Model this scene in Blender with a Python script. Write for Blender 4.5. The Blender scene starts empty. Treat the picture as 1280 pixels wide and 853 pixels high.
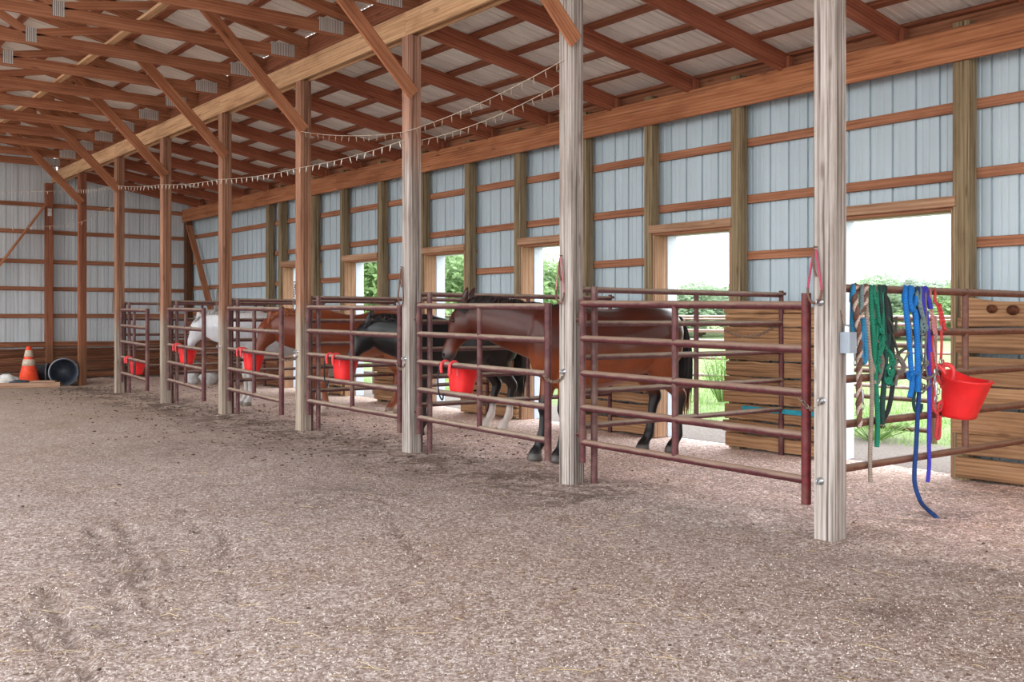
import bpy, bmesh, math, random
from mathutils import Vector, Matrix, noise, Euler
R = random.Random(7)
SC = bpy.context.scene
COL = SC.collection
PI = math.pi

# ---------------------------------------------------------------- camera, sky, exposure
TH = math.radians(37.86); FPX = 1244.4; EYE = 1.39; HOR = 394.0
cd = bpy.data.cameras.new('camera'); cam = bpy.data.objects.new('camera', cd); COL.objects.link(cam)
cam.location = (0, 0, EYE); cam.rotation_euler = (PI/2, 0, -TH)
cd.lens = 35; cd.sensor_width = 36; cd.shift_y = -(426.5-HOR)/1280; cd.clip_end = 600
SC.camera = cam
SC.view_settings.view_transform = 'Standard'; SC.view_settings.look = 'None'
SC.view_settings.gamma = 1; SC.view_settings.use_curve_mapping = False
SC.view_settings.exposure = 1.05
W = bpy.data.worlds.new('sky'); SC.world = W; W.use_nodes = True
wn = W.node_tree; wn.nodes.clear()
wo = wn.nodes.new('ShaderNodeOutputWorld'); wb = wn.nodes.new('ShaderNodeBackground')
wtc = wn.nodes.new('ShaderNodeTexCoord'); wsx = wn.nodes.new('ShaderNodeSeparateXYZ'); wr = wn.nodes.new('ShaderNodeValToRGB')
wr.color_ramp.elements[0].position = 0.0; wr.color_ramp.elements[0].color = (1, 1, .985, 1)
wr.color_ramp.elements[1].position = 0.7; wr.color_ramp.elements[1].color = (.84, .93, 1.0, 1)
wn.links.new(wtc.outputs['Generated'], wsx.inputs[0]); wn.links.new(wsx.outputs['Z'], wr.inputs[0])
wn.links.new(wr.outputs[0], wb.inputs[0]); wb.inputs[1].default_value = 2.2
wn.links.new(wb.outputs[0], wo.inputs[0])
SC.cycles.max_bounces = 8; SC.cycles.diffuse_bounces = 6
SC.cycles.use_denoising = True

# ---------------------------------------------------------------- measuring helpers (photo pixel -> place)
FW = Vector((math.sin(TH), math.cos(TH), 0)); RT = Vector((math.cos(TH), -math.sin(TH), 0)); O = Vector((0, 0, EYE))
def ray(x, y): return FW + RT*((x-640)/FPX) + Vector((0, 0, (HOR-y)/FPX))
def atY(x, y, Y): d = ray(x, y); return O + d*(Y/d.y)
def atX(x, y, X): d = ray(x, y); return O + d*(X/d.x)
def atZ(x, y, z=0): d = ray(x, y); return O + d*((z-EYE)/d.z)

# ---------------------------------------------------------------- materials
class NT:
    def __init__(s, name):
        s.m = bpy.data.materials.new(name); s.m.use_nodes = True; s.t = s.m.node_tree
        s.b = s.t.nodes['Principled BSDF']; s.out = s.t.nodes['Material Output']
    def n(s, typ, **kw):
        x = s.t.nodes.new('ShaderNode'+typ)
        for k, v in kw.items():
            if k in x.inputs: s.set(x.inputs[k], v)
            else: setattr(x, k, v)
        return x
    def set(s, sock, v):
        if hasattr(v, 'is_output') : s.t.links.new(v, sock)
        else: sock.default_value = v
    def ramp(s, fac, stops):
        x = s.n('ValToRGB'); e = x.color_ramp.elements
        while len(e) < len(stops): e.new(.5)
        for el, (p, c) in zip(e, stops): el.position = p; el.color = (*c, 1) if len(c) == 3 else c
        s.set(x.inputs[0], fac); return x.outputs[0]
    def mix(s, fac, a, b, mode='MIX'):
        x = s.n('Mix', data_type='RGBA', blend_type=mode)
        s.set(x.inputs[0], fac)
        for k, v in ((6, a), (7, b)): s.set(x.inputs[k], (*v, 1) if isinstance(v, tuple) and len(v) == 3 else v)
        return x.outputs[2]
    def math(s, op, a, b=0.0, clamp=False):
        x = s.n('Math', operation=op, use_clamp=clamp); s.set(x.inputs[0], a); s.set(x.inputs[1], b); return x.outputs[0]
    def noise(s, vec, scale, detail=4, rough=.55):
        x = s.n('TexNoise'); s.set(x.inputs['Vector'], vec); x.inputs['Scale'].default_value = scale
        x.inputs['Detail'].default_value = detail; x.inputs['Roughness'].default_value = rough; return x.outputs[0]
    def mapping(s, vec, sc=(1, 1, 1), loc=(0, 0, 0)):
        x = s.n('Mapping'); s.set(x.inputs[0], vec); x.inputs['Scale'].default_value = sc; x.inputs['Location'].default_value = loc; return x.outputs[0]
    def bump(s, h, strength=.3, dist=.01):
        x = s.n('Bump'); x.inputs['Strength'].default_value = strength; x.inputs['Distance'].default_value = dist
        s.set(x.inputs['Height'], h); s.t.links.new(x.outputs[0], s.b.inputs['Normal'])
    def base(s, c): s.set(s.b.inputs['Base Color'], (*c, 1) if isinstance(c, tuple) and len(c) == 3 else c)
    def rough(s, v): s.set(s.b.inputs['Roughness'], v)

def lin(r, g, b):
    f = lambda c: ((c/255+.055)/1.055)**2.4 if c > 10 else c/255/12.92
    return (f(r), f(g), f(b))

def wood(name, dark, mid, light, rough=.75, grey=None, zmix=None, zsoft=.5, spec=.3, fine=1.0, crack=0):
    """sawn timber, grain along u; grey + zmix: weathered below about that height"""
    t = NT(name); uv = t.n('UVMap').outputs[0]
    a = t.noise(t.mapping(uv, (.9, 16, 1)), 1.0, 5, .6)
    w = t.n('TexWave', wave_type='BANDS', bands_direction='Y'); t.set(w.inputs[0], t.mapping(uv, (.35, 9, 1)))
    w.inputs['Scale'].default_value = 1.0; w.inputs['Distortion'].default_value = 9; w.inputs['Detail'].default_value = 3
    f = t.noise(t.mapping(uv, (3, 140, 1)), 1.0, 3, .6)
    g = t.math('ADD', t.math('MULTIPLY', a, .66), t.math('MULTIPLY', w.outputs[1], .13))
    g = t.math('ADD', g, t.math('MULTIPLY', f, .28*fine))
    c = t.ramp(g, [(.28, dark), (.52, mid), (.78, light)])
    if grey:
        gd, gm, gl = grey
        cg = t.ramp(g, [(.28, gd), (.5, gm), (.74, gl)])
        z = t.n('SeparateXYZ'); t.set(z.inputs[0], t.n('NewGeometry').outputs['Position'])
        zz = t.math('ADD', z.outputs[2], t.math('MULTIPLY', t.noise(t.mapping(uv, (.5, 5, 1)), 1.0, 3), zsoft*3))
        k = t.n('MapRange'); t.set(k.inputs[0], zz)
        k.inputs[1].default_value = zmix+zsoft; k.inputs[2].default_value = zmix+zsoft*2; k.inputs[3].default_value = 1; k.inputs[4].default_value = 0
        c = t.mix(k.outputs[0], c, cg)
    if crack:
        ck = t.noise(t.mapping(uv, (.7, 42, 1), (1, 2, 0)), 1.0, 3, .5)
        c = t.mix(crack, c, t.ramp(ck, [(.36, (.2, .16, .15)), (.46, (1, 1, 1))]), 'MULTIPLY')
    # knots
    v = t.n('TexVoronoi'); t.set(v.inputs['Vector'], t.mapping(uv, (1.6, 6.5, 1))); v.inputs['Scale'].default_value = 1
    kn = t.ramp(v.outputs['Distance'], [(.05, (.28, .2, .16)), (.12, (1, 1, 1))])
    c = t.mix(.55, c, kn, 'MULTIPLY')
    s = t.noise(t.mapping(uv, (.35, 1.3, 1)), 1.0, 3)
    c = t.mix(.55, c, t.ramp(s, [(.3, (.68, .64, .62)), (.7, (1.12, 1.1, 1.08))]), 'MULTIPLY')
    isl = t.n('NewGeometry').outputs['Random Per Island']
    c = t.mix(.8, c, t.ramp(isl, [(0, (.62, .60, .59)), (.5, (.92, .92, .92)), (1, (1.2, 1.19, 1.18))]), 'MULTIPLY')
    blot = t.noise(t.mapping(uv, (1.6, 4, 1), (3, 7, 0)), 1.0, 5, .65)
    c = t.mix(.5, c, t.ramp(blot, [(.34, (.6, .54, .5)), (.5, (1, 1, 1))]), 'MULTIPLY')
    t.base(c); t.rough(rough); t.b.inputs['Specular IOR Level'].default_value = spec
    t.bump(g, .35, .006); return t.m

def plain(name, c, rough=.6, metal=0, var=.25, scale=14, bump=0, spec=.4):
    t = NT(name); p = t.n('TexCoord').outputs['Object']
    n = t.noise(p, scale, 5); d = tuple(x*(1-var) for x in c); l = tuple(min(1, x*(1+var)) for x in c)
    t.base(t.ramp(n, [(.3, d), (.7, l)])); t.rough(rough); t.b.inputs['Metallic'].default_value = metal
    t.b.inputs['Specular IOR Level'].default_value = spec
    if bump: t.bump(t.noise(p, scale*3, 5), bump, .01)
    return t.m

M = {}
red_w = (lin(84, 40, 26), lin(134, 70, 46), lin(172, 100, 68))
M['truss'] = wood('truss_timber', lin(118, 70, 48), lin(166, 110, 80), lin(196, 142, 108))
M['rafter'] = wood('rafter_timber', lin(104, 54, 38), lin(150, 88, 64), lin(178, 116, 88))
M['beam'] = wood('beam_timber', lin(156, 116, 82), lin(206, 166, 126), lin(228, 194, 156), crack=.35)
M['eave'] = wood('eave_timber', lin(122, 72, 46), lin(172, 112, 76), lin(200, 144, 104), crack=.35)
M['girt'] = wood('girt_timber', lin(108, 66, 46), lin(156, 104, 76), lin(186, 134, 104))
M['purlin'] = wood('purlin_timber', lin(88, 50, 36), lin(138, 84, 60), lin(170, 114, 86))
M['brace'] = wood('brace_timber', lin(118, 70, 48), lin(168, 110, 78), lin(198, 144, 108))
grey = (lin(92, 82, 75), lin(154, 144, 136), lin(202, 195, 190))
pale = (lin(116, 98, 84), lin(160, 144, 128), lin(192, 180, 166))
M['post_grey'] = wood('weathered_post', lin(110, 60, 40), lin(150, 92, 66), lin(184, 130, 100), grey=grey, zmix=5.5, fine=1.5, crack=.85)
M['post_half'] = wood('half_weathered_post', lin(118, 80, 64), lin(162, 120, 100), lin(194, 156, 136), grey=grey, zmix=2.9, zsoft=.6, fine=1.4, crack=.7)
M['post_low'] = wood('low_weathered_post', lin(112, 74, 56), lin(154, 110, 86), lin(188, 148, 122), grey=pale, zmix=1.35, zsoft=.3, fine=1.2, crack=.55)
M['post_far'] = wood('far_post', lin(104, 60, 42), lin(144, 90, 66), lin(176, 118, 92), grey=(lin(92, 56, 38), lin(124, 82, 58), lin(150, 108, 80)), zmix=.75, zsoft=.15)
M['treated'] = wood('treated_wall_post', lin(84, 66, 46), lin(128, 110, 82), lin(160, 146, 116), fine=1.4, crack=.8)
M['treated_dark'] = wood('dark_corner_post', lin(64, 38, 22), lin(98, 62, 40), lin(122, 84, 58))
M['slab'] = wood('slab_boards', lin(112, 80, 54), lin(162, 122, 88), lin(200, 162, 124), rough=.8, crack=.5)
M['slabdark'] = wood('dark_slab_boards', lin(66, 36, 24), lin(122, 76, 52), lin(178, 138, 108), rough=.85, crack=.7)
M['jamb'] = wood('door_jamb', lin(118, 82, 58), lin(164, 126, 98), lin(196, 164, 134))
M['lumber'] = wood('loose_lumber', lin(120, 88, 66), lin(166, 130, 106), lin(196, 166, 142))
M['knot'] = plain('knot_wood', lin(112, 64, 38), .8, var=.35, scale=40)
M['teal'] = plain('teal_paint', lin(36, 140, 160), .6)

def sheet(name, c, streak=.05, st=(7, 7, .35)):
    t = NT(name); p = t.n('TexCoord').outputs['Object']
    n = t.noise(t.mapping(p, st), 1, 4); m = t.noise(p, .8, 4)
    col = t.ramp(n, [(.3, tuple(x*(1-streak*2) for x in c)), (.65, c)])
    col = t.mix(.5, col, t.ramp(m, [(.35, (.86, .83, .80)), (.65, (1, 1, 1))]), 'MULTIPLY')
    t.base(col); t.rough(.42); t.b.inputs['Specular IOR Level'].default_value = .5
    return t.m
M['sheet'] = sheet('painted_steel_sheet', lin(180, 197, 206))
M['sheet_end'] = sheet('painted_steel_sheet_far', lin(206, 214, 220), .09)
M['roof'] = sheet('roof_steel_sheet', lin(238, 236, 230), .10, (.35, 9, 2))  # streaks down the slope paint in shade so the ribs show
M['trimmetal'] = plain('white_metal_trim', lin(205, 214, 228), .4, var=.05)

def pipe(name, c, dust=lin(164, 140, 122), amt=.75):
    t = NT(name); p = t.n('TexCoord').outputs['Object']
    n = t.noise(p, 26, 5); s = t.noise(p, 5, 4)
    col = t.ramp(n, [(.3, tuple(x*.6 for x in c)), (.7, tuple(x*1.35 for x in c))])
    nz = t.n('SeparateXYZ'); t.set(nz.inputs[0], t.n('NewGeometry').outputs['Normal'])
    k = t.n('MapRange'); t.set(k.inputs[0], t.math('ADD', nz.outputs[2], t.math('MULTIPLY', t.math('SUBTRACT', s, .5), 1.1)))
    k.inputs[1].default_value = -.05; k.inputs[2].default_value = .55
    t.base(t.mix(t.math('MULTIPLY', k.outputs[0], amt), col, dust)); t.rough(.5)
    t.b.inputs['Specular IOR Level'].default_value = .45; t.bump(n, .15, .003); return t.m
M['pipe'] = pipe('maroon_pipe', lin(84, 36, 40), lin(150, 126, 108), .8)
M['pipe_dusty'] = pipe('dusty_maroon_pipe', lin(92, 54, 56), lin(158, 140, 122), .95)
M['pipe_red'] = pipe('red_pipe', lin(98, 26, 32), amt=.3)
M['pipe_brown'] = pipe('brown_pipe', lin(104, 62, 48), lin(150, 124, 104), .6)
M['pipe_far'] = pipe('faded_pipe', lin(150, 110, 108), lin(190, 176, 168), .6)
M['steel'] = plain('galvanised_steel', lin(180, 182, 186), .35, .8, .15, 30)
M['chain'] = plain('rusty_chain', lin(140, 118, 104), .5, .6, .3, 40)
t = NT('gang_nail_plate'); w_ = t.n('TexWave', wave_type='BANDS', bands_direction='X'); t.set(w_.inputs[0], t.n('NewGeometry').outputs['Position']); w_.inputs['Scale'].default_value = 16
t.base(t.ramp(w_.outputs[1], [(.35, lin(120, 116, 112)), (.6, lin(214, 212, 208))])); t.rough(.5); t.b.inputs['Metallic'].default_value = .2; M['plate'] = t.m
M['greybox'] = plain('grey_plastic', lin(150, 160, 172), .45, var=.06)
M['redplastic'] = plain('red_plastic', lin(226, 34, 36), .45, var=.12, scale=8, spec=.5)
M['paleplastic'] = plain('faded_red_plastic', lin(224, 70, 74), .5, var=.14, scale=12)
M['orange'] = plain('orange_cone', lin(238, 78, 44), .5, var=.15, scale=18)
M['reflect'] = plain('reflective_collar', lin(208, 192, 172), .5, var=.2, scale=30)
M['blackplastic'] = plain('black_plastic', lin(48, 50, 56), .4, var=.3, scale=10)
M['barrel'] = plain('dark_grey_barrel', lin(74, 80, 92), .4, var=.35, scale=9)
M['barrel_rim'] = plain('pale_barrel_rim', lin(120, 124, 132), .45, var=.3, scale=14)
M['cloth'] = plain('dirty_white_cloth', lin(206, 204, 200), .85, var=.3, scale=9)
M['rock'] = plain('pale_rock', lin(196, 196, 196), .9, var=.25, scale=9)
M['wire'] = plain('pale_wire', lin(190, 178, 160), .6, var=.1)
M['bulb_dim'] = plain('dusty_bulb', lin(150, 130, 112), .35, var=.1)
M['bulb'] = plain('clear_bulb', lin(232, 226, 214), .25, var=.05)
M['mouth'] = plain('dark_hole', lin(20, 16, 16), .9)
ROPES = {'tan': (150, 134, 122), 'green': (20, 118, 92), 'dkgreen': (28, 62, 56), 'blue': (16, 112, 192), 'navy': (22, 60, 120), 'greyteal': (112, 132, 134),
         'purple': (62, 56, 176), 'grey': (116, 108, 102), 'red': (196, 62, 66), 'pink': (186, 122, 122), 'brown': (112, 78, 66), 'white': (192, 170, 158), 'olive': (70, 72, 62), 'hotpink': (176, 70, 96), 'midblue': (46, 128, 172), 'black': (34, 40, 42)}
for k, c in ROPES.items():
    t = NT(k+'_rope'); p = t.n('TexCoord').outputs['Object']; cc = lin(*c)
    w = t.n('TexWave', wave_type='BANDS', bands_direction='DIAGONAL'); t.set(w.inputs[0], p); w.inputs['Scale'].default_value = 40; w.inputs['Distortion'].default_value = 2
    n = t.noise(p, 20, 4); f = t.math('ADD', t.math('MULTIPLY', w.outputs[1], .4), t.math('MULTIPLY', n, .6))
    t.base(t.ramp(f, [(.2, tuple(x*.62 for x in cc)), (.75, tuple(min(1, x*1.25) for x in cc))])); t.rough(.85); t.bump(w.outputs[1], .4, .002); M[k] = t.m

def gravel(name, out=False):
    t = NT(name); p = t.n('NewGeometry').outputs['Position']
    v = t.n('TexVoronoi'); t.set(v.inputs['Vector'], p); v.inputs['Scale'].default_value = 95
    v2 = t.n('TexVoronoi'); t.set(v2.inputs['Vector'], p); v2.inputs['Scale'].default_value = 48
    hs = t.n('SeparateColor'); t.set(hs.inputs[0], v.outputs['Color'])
    hs2 = t.n('SeparateColor'); t.set(hs2.inputs[0], v2.outputs['Color'])
    g = t.math('ADD', t.math('MULTIPLY', hs.outputs[0], .6), t.math('MULTIPLY', hs2.outputs[1], .4))
    c = t.ramp(g, [(.1, lin(112, 97, 90)), (.38, lin(148, 131, 123)), (.6, lin(163, 148, 141)), (.9, lin(206, 198, 195))])
    big = t.noise(p, .35, 5, .6); mid = t.noise(p, 1.7, 6, .65); sm = t.noise(p, 9, 5, .6)
    c = t.mix(.75, c, t.ramp(big, [(.34, (.92, .82, .74)), (.66, (1.02, 1.0, 1.0))]), 'MULTIPLY')
    c = t.mix(.7, c, t.ramp(mid, [(.3, (.74, .68, .63)), (.52, (1, 1, 1))]), 'MULTIPLY')
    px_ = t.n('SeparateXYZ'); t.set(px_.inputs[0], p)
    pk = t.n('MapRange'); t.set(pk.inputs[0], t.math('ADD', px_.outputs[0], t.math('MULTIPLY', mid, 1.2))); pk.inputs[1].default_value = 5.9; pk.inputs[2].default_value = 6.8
    c = t.mix(t.math('MULTIPLY', pk.outputs[0], .8), c, (2.6, 2.5, 2.52, 1), 'MULTIPLY')  # doorway light painted in: floor colour brightened across the stall side
    sk = t.n('MapRange'); t.set(sk.inputs[0], t.math('ADD', px_.outputs[1], t.math('MULTIPLY', big, 6))); sk.inputs[1].default_value = 11; sk.inputs[2].default_value = 19
    c = t.mix(t.math('MULTIPLY', sk.outputs[0], .55), c, t.mix(.5, lin(196, 168, 140), c))  # far floor mixed to tan sand, also lifted for light missing there
    # dark manure-and-dirt litter around the stall fronts, plus painted shade at the lower right, carried by an attribute of the ground
    at = t.n('Attribute', attribute_name='litter_shade')
    lit = t.math('MULTIPLY', at.outputs['Fac'], t.n('MapRange').outputs[0])
    mr = [x for x in t.t.nodes if x.type == 'MAP_RANGE'][-1]
    t.set(mr.inputs[0], t.math('ADD', t.math('MULTIPLY', mid, .65), t.math('MULTIPLY', sm, .45)))
    mr.inputs[1].default_value = .5; mr.inputs[2].default_value = .6
    c = t.mix(t.math('MULTIPLY', lit, .8), c, lin(84, 66, 56))
    t.base(c); t.rough(.95); t.b.inputs['Specular IOR Level'].default_value = .15
    h = t.math('ADD', t.math('MULTIPLY', v.outputs['Distance'], -.5), t.math('MULTIPLY', sm, 1.1))
    t.bump(h, .4, .01); return t.m
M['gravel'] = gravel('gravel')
def field():
    t = NT('field'); p = t.n('NewGeometry').outputs['Position']
    a = t.noise(p, 3.5, 6, .65); b = t.noise(p, .25, 4)
    c = t.ramp(a, [(.3, lin(104, 120, 78)), (.55, lin(132, 146, 98)), (.75, lin(150, 158, 118))])
    c = t.mix(.6, c, t.ramp(b, [(.35, (.95, .9, .7)), (.65, (1.05, 1.05, 1))]), 'MULTIPLY')
    at = t.n('Attribute', attribute_name='bare')
    g = t.ramp(t.noise(p, 40, 4), [(.3, lin(110, 94, 84)), (.7, lin(150, 136, 128))])
    k = t.n('MapRange'); t.set(k.inputs[0], t.math('ADD', at.outputs['Fac'], t.math('MULTIPLY', t.math('SUBTRACT', a, .5), .9)))
    k.inputs[1].default_value = .42; k.inputs[2].default_value = .62
    t.base(t.mix(k.outputs[0], c, g)); t.rough(.95); t.bump(a, .5, .05); return t.m
M['field'] = field()
def leafmat(name, a, b):
    t = NT(name); i = t.n('NewGeometry').outputs['Random Per Island']
    t.base(t.ramp(i, [(0, a), (1, b)])); t.rough(.7)
    tr = t.n('BsdfTranslucent'); t.set(tr.inputs[0], t.ramp(i, [(0, a), (1, b)]))
    mx = t.n('MixShader'); mx.inputs[0].default_value = .35
    t.t.links.new(t.b.outputs[0], mx.inputs[1]); t.t.links.new(tr.outputs[0], mx.inputs[2]); t.t.links.new(mx.outputs[0], t.out.inputs[0]); return t.m
M['leaf_light'] = leafmat('light_leaves', lin(120, 150, 92), lin(166, 190, 134))
M['leaf_mid'] = leafmat('mid_leaves', lin(122, 146, 112), lin(162, 180, 144))
M['leaf_grey'] = leafmat('grey_leaves', lin(140, 152, 138), lin(178, 186, 168))  # mid and grey leaves paled, distance haze put into their colour
M['blade'] = leafmat('grass_blades', lin(112, 156, 70), lin(184, 206, 132))
M['bark'] = plain('bark', lin(96, 82, 70), .9, var=.3)
M['chip'] = None
t = NT('gravel_chips'); i = t.n('NewGeometry').outputs['Random Per Island']
t.base(t.ramp(i, [(0, lin(90, 72, 62)), (.35, lin(150, 128, 116)), (.75, lin(186, 170, 160)), (1, lin(222, 212, 206))])); t.rough(.95); M['chip'] = t.m
t = NT('straw'); i = t.n('NewGeometry').outputs['Random Per Island']
t.base(t.ramp(i, [(0, lin(140, 112, 78)), (1, lin(206, 182, 140))])); t.rough(.9); M['straw'] = t.m
t = NT('droppings'); i = t.n('NewGeometry').outputs['Random Per Island']
t.base(t.ramp(i, [(0, lin(58, 44, 36)), (1, lin(104, 80, 64))])); t.rough(.95); M['dirt'] = t.m

# ---------------------------------------------------------------- mesh builder
class MB:
    def __init__(s): s.v = []; s.f = []; s.uv = []; s.sm = []
    def face(s, idx, uv=None, sm=False): s.f.append(idx); s.uv.append(uv or [(0, 0)]*len(idx)); s.sm.append(sm)
    def beam(s, a, b, w, h, up=(0, 0, 1), ch=.005, taper=1.0, rough=0.0, seg=1):
        """sawn stick from a to b; w across, h along 'up'; chamfered edges; u runs along it"""
        a = Vector(a); b = Vector(b); d = (b-a); L = d.length; d.normalize(); up = Vector(up)
        x = d.cross(up).normalized(); z = x.cross(d).normalized()
        w2, h2 = w/2, h/2; c = min(ch, w2*.4, h2*.4)
        prof = [(-w2+c, -h2), (w2-c, -h2), (w2, -h2+c), (w2, h2-c), (w2-c, h2), (-w2+c, h2), (-w2, h2-c), (-w2, -h2+c)]
        u0, v0 = R.uniform(0, 90), R.uniform(0, 40); base = len(s.v)
        for k in range(seg+1):
            q = a+d*(L*k/seg); sc = 1+(taper-1)*k/seg
            ro = rough*R.uniform(-1, 1), rough*R.uniform(-1, 1), rough*R.uniform(-1, 1)
            for (px, pz) in prof: s.v.append(q+x*(px*sc)+z*(pz*sc+(ro[0] if pz > 0 else ro[1])))
        vs = [0]
        for k in range(8): vs.append(vs[-1]+math.dist(prof[k], prof[(k+1) % 8]))
        for q in range(seg):
            for k in range(8):
                i, j = base+q*8+k, base+q*8+(k+1) % 8; ua, ub = u0+L*q/seg, u0+L*(q+1)/seg
                s.face((i, j, j+8, i+8), [(ua, v0+vs[k]), (ua, v0+vs[k+1]), (ub, v0+vs[k+1]), (ub, v0+vs[k])])
        e = base+seg*8
        s.face(tuple(base+k for k in range(7, -1, -1)), [(u0+prof[k][0]*.5, v0+prof[k][1]) for k in range(7, -1, -1)])
        s.face(tuple(e+k for k in range(8)), [(u0+prof[k][0]*.5, v0+prof[k][1]) for k in range(8)])
        return s
    def box(s, lo, hi, ch=.004):
        lo = Vector(lo); hi = Vector(hi); c = (lo+hi)/2; d = hi-lo; ax = max(range(3), key=lambda i: d[i])
        e = Vector((0, 0, 0)); e[ax] = d[ax]/2
        if ax == 2: return s.beam(c-e, c+e, d.x, d.y, (0, 1, 0), ch)
        return s.beam(c-e, c+e, d.y if ax == 0 else d.x, d.z, (0, 0, 1), ch)
    def tube(s, pts, r, n=10, cap=True, flat=None, nrm=None):
        """round rod along pts; r a number or a list; flat=(w,t) makes a strap whose width lies across nrm"""
        pts = [Vector(p) for p in pts]; m = len(pts); rs = r if isinstance(r, (list, tuple)) else [r]*m
        T = [(pts[min(i+1, m-1)]-pts[max(i-1, 0)]).normalized() for i in range(m)]
        ref = Vector(nrm) if nrm else (Vector((0, 0, 1)) if abs(T[0].z) < .9 else Vector((1, 0, 0)))
        X = T[0].cross(ref).normalized(); base = len(s.v)
        for i in range(m):
            if nrm:
                q = T[i].cross(ref)
                if q.length > 1e-4: X = q.normalized()
            else: X = (X-T[i]*X.dot(T[i])).normalized()
            Z = T[i].cross(X).normalized()
            for k in range(n):
                a = 2*PI*k/n
                if flat: s.v.append(pts[i]+X*(flat[0]/2*math.cos(a))+Z*(flat[1]/2*math.sin(a)))
                else: s.v.append(pts[i]+(X*math.cos(a)+Z*math.sin(a))*rs[i])
        for i in range(m-1):
            for k in range(n):
                a, b = base+i*n+k, base+i*n+(k+1) % n; s.face((a, b, b+n, a+n), None, True)
        if cap:
            c0 = len(s.v); s.v += [Vector(s.v[base+k]) for k in range(n)]+[Vector(s.v[base+(m-1)*n+k]) for k in range(n)]
            s.face(tuple(c0+k for k in range(n-1, -1, -1))); s.face(tuple(c0+n+k for k in range(n)))
        return s
    def lathe(s, prof, o=(0, 0, 0), ax=(0, 0, 1), n=24):
        o = Vector(o); ax = Vector(ax).normalized(); x = ax.orthogonal().normalized(); y = ax.cross(x); base = len(s.v); m = len(prof)
        for (r, z) in prof:
            for k in range(n): a = 2*PI*k/n; s.v.append(o+ax*z+(x*math.cos(a)+y*math.sin(a))*max(r, 1e-4))
        for i in range(m-1):
            for k in range(n):
                a, b = base+i*n+k, base+i*n+(k+1) % n; s.face((a, b, b+n, a+n), None, True)
        return s
    def loft(s, rings, cap=True):
        base = len(s.v); n = len(rings[0])
        for r in rings: s.v += [Vector(p) for p in r]
        for i in range(len(rings)-1):
            for k in range(n):
                a, b = base+i*n+k, base+i*n+(k+1) % n; s.face((a, b, b+n, a+n), None, True)
        if cap: s.face(tuple(base+k for k in range(n-1, -1, -1)), None, True); e = base+(len(rings)-1)*n; s.face(tuple(e+k for k in range(n)), None, True)
        return s
    def blob(s, c, r, seg=10, jit=0):
        c = Vector(c); rr = Vector(r) if hasattr(r, '__len__') else Vector((r, r, r)); rings = []
        for i in range(1, seg):
            a = PI*i/seg; k = 1+R.uniform(-jit, jit)
            rings.append([c+Vector((rr.x*math.sin(a)*math.cos(2*PI*q/(seg*2))*k, rr.y*math.sin(a)*math.sin(2*PI*q/(seg*2))*k, -rr.z*math.cos(a))) for q in range(seg*2)])
        return s.loft(rings)
    def build(s, name, mat, parent=None, loc=None):
        """loc: world place of a top-level object's own origin"""
        me = bpy.data.meshes.new(name); off = Vector(loc) if loc is not None else Vector((0, 0, 0))
        if parent is not None and loc is None: off = parent.matrix_basis.translation
        me.from_pydata([tuple(v-off) for v in s.v], [], s.f)
        ul = me.uv_layers.new(name='UVMap')
        flat = [c for u in s.uv for p in u for c in p]; ul.data.foreach_set('uv', flat)
        me.polygons.foreach_set('use_smooth', s.sm)
        me.materials.append(M[mat] if isinstance(mat, str) else mat); me.update()
        o = bpy.data.objects.new(name, me); COL.objects.link(o)
        if parent is not None: o.parent = parent
        elif loc is not None: o.location = off
        return o
def tag(o, label=None, cat=None, group=None, kind=None):
    if label: o['label'] = label
    if cat: o['category'] = cat
    if group: o['group'] = group
    if kind: o['kind'] = kind
    return o
def thing(name, loc, label, cat, group=None):
    o = bpy.data.objects.new(name, None); COL.objects.link(o); o.location = loc; o.empty_display_size = .2
    return tag(o, label, cat, group)
def struct(o, label=None, cat=None): o['kind'] = 'structure'; return tag(o, label, cat)
def smooth_path(keys, n=6):
    """Catmull-Rom through tuples of any length"""
    out = []; m = len(keys)
    for i in range(m-1):
        p0, p1, p2, p3 = keys[max(i-1, 0)], keys[i], keys[i+1], keys[min(i+2, m-1)]
        for k in range(n):
            t = k/n
            out.append(tuple(.5*(2*b+(c-a)*t+(2*a-5*b+4*c-d)*t*t+(3*b-a-3*c+d)*t**3) for a, b, c, d in zip(p0, p1, p2, p3)))
    out.append(tuple(keys[-1])); return out

# ---------------------------------------------------------------- measured layout
PX = 5.37; SP = 2.44; PY = [3.68+SP*k for k in range(8)]           # the row of posts
WX = 8.36; YE = 22.97; BEAMB, BEAMT = 4.20, 4.44
DOORS = [(4.33, 5.70), (6.75, 8.01), (9.16, 10.43), (11.58, 12.79), (14.03, 15.30), (16.40, 17.75)]
HEAD = 2.29
ORD = ['first', 'second', 'third', 'fourth', 'fifth', 'sixth', 'seventh', 'eighth']
def shedz(X): return 4.49-.1667*(X-5.44)          # roof sheet over the stalls
def mainz(X): return 4.775+.2*(5.4-X)             # roof sheet over the hall

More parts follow.
